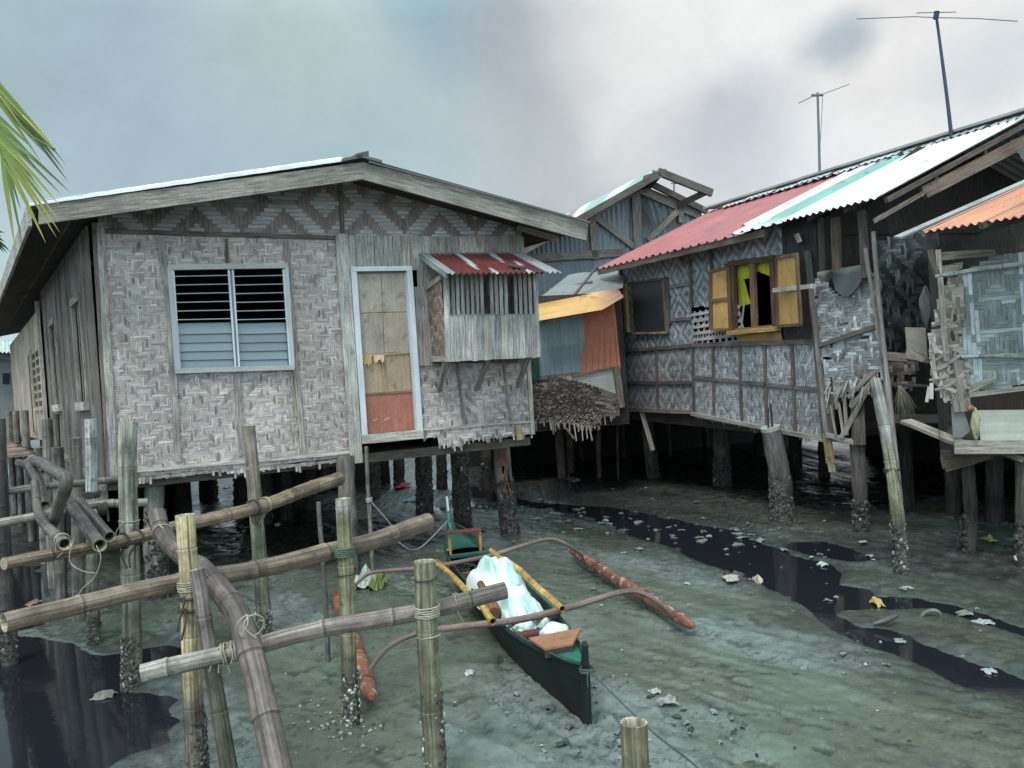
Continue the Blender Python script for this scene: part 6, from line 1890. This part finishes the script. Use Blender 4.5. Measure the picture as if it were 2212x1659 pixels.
# ================================================================ ANTENNAS
a1 = thing('antenna', 'tall dark bluish pole antenna with long thin arms above the white roof', 'antenna', D(2056, 300, 9.9))
mb = MB(); P = smooth_path([D(2058, 320, 9.9), D(2048, 230, 9.85), D(2034, 120, 9.8), D(2022, 30, 9.8)], .1)
mb.tube(P, [.024 - .009 * i / len(P) * rnd.uniform(.9, 1.1) for i in range(len(P))], (.045, .055, .10), 8); mb.build('mast', M['paint'], a1)
mb = MB()
for q in ([(1850, 41, 9.9), (1975, 36, 9.8), (2020, 38, 9.75)], [(2020, 38, 9.75), (2110, 40, 9.7), (2198, 46, 9.6)], [(1980, 28, 10), (2065, 26, 9.6)]):
    mb.tube([D(*k) for k in q], .006, (.13, .15, .17), 5)
mb.tube([D(2021, 42, 9.72), D(2024, 24, 9.7)], .03, (.035, .045, .10), 6)
mb.build('antenna_arm', M['paint'], a1)
a2 = thing('antenna', 'thin grey wire antenna on a slender mast above the middle of the patched roof', 'antenna', D(1771, 388, 13))
mb = MB(); mb.tube([D(1771, 395, 13), D(1769, 300, 13), D(1766, 200, 13)], [.022, .02, .018], (.13, .145, .165), 7); mb.build('mast', M['paint'], a2)
mb = MB(); mb.tube([D(1753, 206, 13), D(1778, 205, 13)], .022, (.15, .16, .18), 6); mb.tube([D(1725, 223, 13.3), D(1760, 206, 13)], .007, (.14, .16, .18), 5); mb.tube([D(1776, 204, 13), D(1835, 182, 12.5)], .006, (.16, .18, .2), 5)
mb.tube(smooth_path([D(1777, 206, 13), D(1775, 250, 13), D(1771, 320, 13)], .2), .005, (.15, .16, .18), 5)
mb.build('antenna_arm', M['paint'], a2)
mb = MB(); mb.tube([D(1538, 456, 17.5), D(1456, 425, 17.5), D(1455, 398, 17.5)], .012, (.14, .15, .165), 5) if False else mb.tube([D(1457, 470, 21), D(1456, 398, 21)], .02, (.14, .15, .165), 6)
mb.tube([D(1450, 396, 21), D(1463, 396, 21)], .02, (.15, .16, .17), 5)
a3 = mb.build('antenna', M['paint']); tag(a3, 'small far mast seen through the open gable of the corrugated house', 'antenna')

# ================================================================ PALMS
def leaflet(mb_, base, tip, w_, col, droop=.12, up_=None, tipc=None):
    base, tip = V(base), V(tip); L_ = (tip - base).length; d_ = (tip - base).normalized()
    side = d_.cross(V((0, -1, .2))).normalized(); nrm = side.cross(d_)
    n_ = 7; pts = []; uvs = []; cols = []
    for k in range(n_ + 1):
        f = k / n_; p = base.lerp(tip, f) + Z * droop * L_ * (4 * f * (1 - f)) * .5
        ww = w_ * (.25 + 1.5 * f if f < .3 else .75 * (1 - (f - .3) / .7) ** .8 + .02) / .75 * .5
        c_ = mixc(col, tipc or col, f)
        for x, z in ((-1, 0), (0, -.35), (1, 0)):
            pts.append(p + side * x * ww + nrm * z * ww); uvs.append((x * ww + f, f * L_)); cols.append(c_)
    mb_.grid(pts, 3, n_ + 1, uvs, cols, True)
LG, LY, LD = (.12, .20, .035), (.30, .28, .035), (.05, .085, .02)
palm = thing('coconut_palm', 'green palm frond hanging into the picture at the upper left edge', 'palm', (-4.6, 4.9, 0))
DPm = 5.0
mb = MB(); P = smooth_path([V((-4.6, 4.9, -.2)), V((-4.5, 4.95, 1.8)), V((-4.32, 5.0, 3.6)), V((-4.2, 5.0, 4.5))], .2)
mb.tube(P, [.16 - .05 * i / len(P) + .008 * (i % 2) for i in range(len(P))], (.19, .17, .15), 12); mb.build('trunk', M['wood'], palm)
crown = V((-4.2, 5.0, 4.55))
def frond(R, tips, name='frond'):
    mb_ = MB(); RP_ = smooth_path(R, .04); n_ = len(RP_)
    mb_.tube(RP_, [.016 * (1 - .7 * i / n_) for i in range(n_)], (.16, .18, .05), 6)
    for (f, tip, w_, cl, tc) in tips:
        leaflet(mb_, RP_[int(f * (n_ - 1))], tip, w_, cl, .035, tipc=tc)
    return mb_.build(name, M['leaf'], palm)
T = lambda x, y, dd=0.0: D(x, y, DPm + dd)
frond([crown, T(-130, 90, 0), T(-60, 130, -.05), T(0, 208, -.1), T(30, 250, -.12), T(62, 290, -.12), T(100, 312, -.1), T(119, 322, -.1)],
      [(.62, T(121, 325, -.1), .05, LG, LY), (.66, T(144, 357, -.1), .030, LG, LD), (.60, T(100, 300), .05, LD, LY), (.58, T(75, 285), .05, LD, LY), (.70, T(139, 368), .034, LG, LD), (.64, T(148, 394), .04, LG, LD),
       (.72, T(112, 330), .04, LY, LY), (.55, T(85, 300), .045, LG, LY), (.78, T(118, 330), .03, LY, LD), (.5, T(95, 330), .04, LY, LG), (.56, T(90, 352), .035, LY, LG), (.48, T(60, 270), .05, LD, LG)])
R2 = [crown, T(-160, 140, .1), T(-90, 190, .05), T(-40, 260, 0), T(-8, 310, 0), T(10, 345, 0)]
tips = [(.80, T(153, 417), .036, LG, LD), (.84, T(133, 421), .03, LG, LD), (.86, T(130, 445), .034, LG, LY), (.92, T(130, 480), .03, LG, LY), (.94, T(122, 513), .026, LG, LY), (.95, T(130, 503), .028, LG, LY), (.97, T(99, 525), .034, LG, LY),
        (.99, T(33, 540), .034, LG, LY), (1.0, T(49, 531), .024, LG, LD), (1.0, T(46, 457), .022, LG, LD), (.93, T(0, 473), .022, LG, LY), (.88, T(-5, 420), .022, LD, LG), (.82, T(70, 390), .05, LG, LG), (.74, T(110, 400), .036, LG, LD), (.70, T(80, 350), .055, LG, LG),
        (.78, T(95, 420), .034, LG, LG), (.64, T(70, 320), .05, LD, LG), (.9, T(112, 452), .026, LG, LD), (.97, T(80, 480), .026, LG, LY)]
frond(R2, tips)
for az, el, L_ in ((2.4, .5, 1.7), (3.3, .3, 1.8), (4.3, .4, 1.7), (1.6, .7, 1.6)):                # the rest of the crown, beyond the edge of the picture
    e_ = crown + V((math.cos(az) * L_ * .5, math.sin(az) * L_ * .5, el)); t2 = crown + V((math.cos(az) * L_, math.sin(az) * L_, el - .5))
    Rr = [crown, e_, t2]; RPp = smooth_path(Rr, .04); tl = []
    for k in range(24):
        f = .15 + .83 * k / 24; b_ = RPp[int(f * (len(RPp) - 1))]
        sd = V((-math.sin(az), math.cos(az), 0)) * (1 if k % 2 else -1)
        tl.append((f, b_ + sd * .35 + V((math.cos(az) * .25, math.sin(az) * .25, -.35)), .036, LG, LY))
    frond(Rr, tl)
fp = thing('coconut_palm', 'distant dark palm barely showing at the left edge beside the roof', 'palm', V((D(-40, 900, 30).x, 30, 0)))
mb = MB(); c2 = D(-34, 515, 30); mb.tube([V((c2.x, 30, 0)), V((c2.x - .1, 30, c2.z))], [.16, .11], (.15, .13, .12), 8); mb.build('trunk', M['wood'], fp)
mb = MB()
for k in range(70):
    az = rnd.uniform(0, 6.28); L_ = rnd.uniform(.5, .8); e_ = c2 + V((math.cos(az) * L_, math.sin(az) * L_, rnd.uniform(-.5, .4)))
    leaflet(mb, c2, e_, .14, jit(LD, .3), .3)
mb.build('crown', M['leaf'], fp)

# ================================================================ LITTER
def crumple(mb_, c, sx, sy, h, col, seed, rot=None, n_=6):
    r2 = random.Random(seed); a = r2.uniform(0, 6.28) if rot is None else rot
    pts = []; uvs = []; cols = []
    for j in range(n_):
        for i in range(n_):
            x = (i / (n_ - 1) - .5); y = (j / (n_ - 1) - .5)
            k = 1 - (abs(x) * 2) ** 3 * .3 * r2.random() - (abs(y) * 2) ** 3 * .3 * r2.random()
            px = x * sx * k + r2.uniform(-.1, .1) * sx; py = y * sy * k + r2.uniform(-.1, .1) * sy
            z = h * r2.uniform(0, 1) * (1.4 - (x * x + y * y) * 3)
            pts.append(V(c) + V((px * math.cos(a) - py * math.sin(a), px * math.sin(a) + py * math.cos(a), max(-.01, z)))); uvs.append((px, py)); cols.append(mul(col, r2.uniform(.75, 1.1)))
    mb_.grid(pts, n_, n_, uvs, cols, False)


def ground_h(P):
    i = min(max(int(np.searchsorted(gx, P.x)), 1), nx - 2); j = min(max(int(np.searchsorted(gy, P.y)), 1), ny - 2)
    return max(float(H_[j - 1:j + 2, i - 1:i + 2].max()), WZ)


def litter(px, py, wpx, hpx, hgt, col, label, name='litter_scrap', cat='litter', group=None, seed=None):
    P = G(px, py); P.z = ground_h(P) + .004
    sc = P.y / FOC; el = math.atan2(2.0, P.y)
    mb_ = MB(); crumple(mb_, P, wpx * sc, min(hpx * sc / math.sin(el), wpx * sc * 2.2), hgt, col, seed if seed is not None else int(px * 7 + py), rot=rnd.uniform(-.3, .3))
    return tag(mb_.build(name, M['scrap']), label, cat, group)


Wt = (.52, .54, .54); Gy = (.28, .31, .31)
litter(870, 1056, 34, 10, .05, (.42, .03, .06), 'bright red rag on the mud under the large house', 'rag', 'rag')
litter(1637, 1252, 22, 18, .06, (.52, .42, .38), 'pinkish white crumpled wrapper on the bank of the black channel')
litter(1580, 1260, 38, 14, .03, (.42, .36, .33), 'torn pale carton lying on the mud left of the pinkish wrapper')
litter(1572, 1252, 18, 16, .07, (.07, .05, .045), 'small dark curled bark piece touching the torn pale carton')
litter(1893, 1298, 20, 20, .05, (.46, .36, .12), 'yellow and red wrapper at the end of the spit between the two channels')
litter(2137, 1173, 22, 16, .05, (.34, .32, .10), 'yellow scrap in the shade under the hut at the right')
litter(1777, 1214, 24, 7, .03, Wt, 'flat white scrap on the far edge of the black channel')
litter(1942, 1375, 24, 12, .01, Gy, 'grey flat scrap floating in the channel below the sunken can')
litter(2134, 1440, 30, 12, .02, (.34, .37, .40), 'pale triangular scrap at the right edge of the channel')
litter(1441, 1524, 46, 14, .04, (.30, .31, .29), 'crumpled grey leaf like scrap on the mud right of the canoe bow')
litter(1415, 1500, 30, 10, .02, (.36, .37, .34), 'thin pale scrap beside the crumpled grey one right of the bow')
litter(788, 1266, 46, 34, .16, (.52, .56, .50), 'white plastic sheet on the mud behind the rear boom', 'plastic_sheet', 'plastic sheet')
litter(818, 1272, 36, 30, .14, (.24, .26, .09), 'yellow green plastic bag beside the white sheet behind the rear boom', 'plastic_bag', 'plastic bag')
litter(1014, 1458, 22, 14, .02, Wt, 'white torn scrap on the mud left of the canoe hull')
litter(600, 1136, 14, 12, .05, Wt, 'white scrap in the shade under the large house')
litter(490, 1054, 18, 8, .04, Wt, 'bright scrap deep under the large house beside the dark piles')
litter(978, 1080, 14, 8, .05, Wt, 'small white scrap in the middle of the piles of the large house')
litter(1006, 1055, 12, 14, .08, (.46, .45, .42), 'pale scrap leaning on the second front pile of the large house')
litter(900, 1080, 40, 14, .03, (.27, .33, .38), 'bluish plastic film by the front piles of the large house')
litter(1240, 1042, 28, 12, .06, (.20, .21, .20), 'grey rag on the mud below the frayed skirt of the shed')
litter(72, 1298, 0.1 + 20, 16, .04, (.42, .30, .28), 'pink scrap floating in the dark pool at the far left')
litter(225, 1494, 56, 14, .03, (.20, .20, .17), 'dirty scrap at the edge of the pool below the corner post')
litter(2085, 1318, 36, 14, .03, (.20, .22, .19), 'flat greenish slab half sunk beside the right hand channel', 'slab', 'slab')
litter(2120, 1336, 50, 12, .02, (.34, .36, .37), 'long pale scrap on the mud between the two right hand channels')
# sunken can and tyre-like rim
mb = MB(); P = G(1913, 1347); P.z = ground_h(P)
for k in range(2):
    mb.tube([P + V((-.09, 0, .02 + .0 * k)), P + V((0, -.02, .05)), P + V((.09, .01, .07))], [.015, .026, .018], (.06, .06, .055), 8); break
tag(mb.build('can', M['metal']), 'dark sunken can sticking out of the black channel', 'can')
mb = MB(); P = G(2010, 1332); P.z = ground_h(P) - .02
mb.tube([P + V((math.cos(a) * .07, -math.sin(a) * .03, math.sin(a) * .06)) for a in [k * math.pi / 12 for k in range(-1, 14)]], .014, (.15, .16, .13), 7)
tag(mb.build('tyre', M['crust']), 'small mud coated rim half buried beside the right hand channel', 'tyre')
mb = MB(); P0, P1 = G(1228, 1034), G(1232, 1070)
mb.tube([V((P1.x, P1.y, 0)), V((P0.x, P0.y - .3, .22))], .012, (.08, .07, .065), 5)
tag(mb.build('stick', M['wood']), 'short stick poking out of the mud below the frayed skirt', 'stick')

mb = MB()                                                        # debris drift along the channel
r3 = random.Random(5); made = 0
while made < 130:
    px = r3.gauss(1400, 200); py = 1112 + (px - 1200) * .10 + r3.gauss(0, 24)
    if not (1120 < px < 1850 and 1070 < py < 1260): continue
    P = G(px, py); P.z = ground_h(P) + .002; s_ = .012 + .10 * r3.random() ** 2.6
    cl = r3.choice(((.12, .125, .12), (.18, .20, .20), (.20, .225, .235), (.14, .15, .12), (.22, .24, .23), (.08, .08, .075), (.30, .32, .32)))
    crumple(mb, P, s_ * 1.8, s_, s_ * .25, cl, r3.randint(0, 10 ** 6), None, 4); made += 1
for k in range(60):
    px = r3.uniform(900, 2200); py = r3.uniform(1030, 1330)
    P = G(px, py); P.z = ground_h(P) + .002; s_ = r3.uniform(.02, .07)
    crumple(mb, P, s_ * 1.6, s_, s_ * .3, r3.choice(((.2, .21, .2), (.1, .1, .09), (.36, .37, .36))), r3.randint(0, 10 ** 6), None, 4)
o = mb.build('debris_drift', M['scrap']); struct(o, 'stuff'); tag(o, 'drift of grey rubbish and scum along the black channel', 'debris')
mb = MB()                                                        # shells and crumbs of oyster on the near mud
for k in range(170):
    if k < 90: px, py = r3.gauss(735, 50), r3.gauss(1562, 26)
    else: px, py = r3.uniform(560, 2212), r3.uniform(1290, 1650)
    P = G(px, py)
    P.z = ground_h(P) + .001; s_ = r3.uniform(.008, .022)
    cl = mul((.46, .47, .45), r3.uniform(.35, 1.1)) if r3.random() < .7 else (.05, .05, .045)
    crumple(mb, P, s_ * 1.6, s_, s_ * .7, cl, r3.randint(0, 10 ** 6), None, 3)
o = mb.build('shell_scatter', M['scrap']); struct(o, 'stuff'); tag(o, 'white shell fragments scattered over the near mud', 'shells')
mb = MB()                                                        # clods of lifted mud crust
for k in range(420):
    px, py = r3.uniform(620, 2260), r3.uniform(1230, 1680)
    P = G(px, py)
    i = min(max(int(np.searchsorted(gx, P.x)), 1), nx - 2); j = min(max(int(np.searchsorted(gy, P.y)), 1), ny - 2)
    if dd[j, i] > -.05 or rough[j, i] * clot[j, i] < .25: continue
    s_ = r3.uniform(.015, .05); P.z = float(H_[j, i])
    cl = r3.choice(((.16, .18, .175), (.10, .11, .10), (.05, .052, .05), (.20, .22, .22)))
    crumple(mb, P, s_ * 1.8, s_, s_ * .5, cl, r3.randint(0, 10 ** 6), None, 4)
o = mb.build('mud_clods', M['crust']); struct(o, 'stuff'); tag(o, 'small clods of lifted crust on the grey mud', 'mud clods')
mb = MB()                                                        # twigs and weed scraps on the channel bank
for k in range(70):
    px = r3.uniform(1520, 1760); py = 1100 + (px - 1520) * .1 + r3.gauss(0, 14)
    P = G(px, py); P.z = ground_h(P) + .01; a = r3.uniform(0, 6.28); L_ = r3.uniform(.05, .25)
    mb.tube([P, P + V((math.cos(a) * L_ * .5, math.sin(a) * L_ * .5, r3.uniform(0, .05))), P + V((math.cos(a) * L_, math.sin(a) * L_, 0))], .004, (.09, .09, .07), 4, cap=False)
o = mb.build('twig_litter', M['rope']); struct(o, 'stuff'); tag(o, 'fine twigs and weed caught on the far bank of the channel', 'twigs')
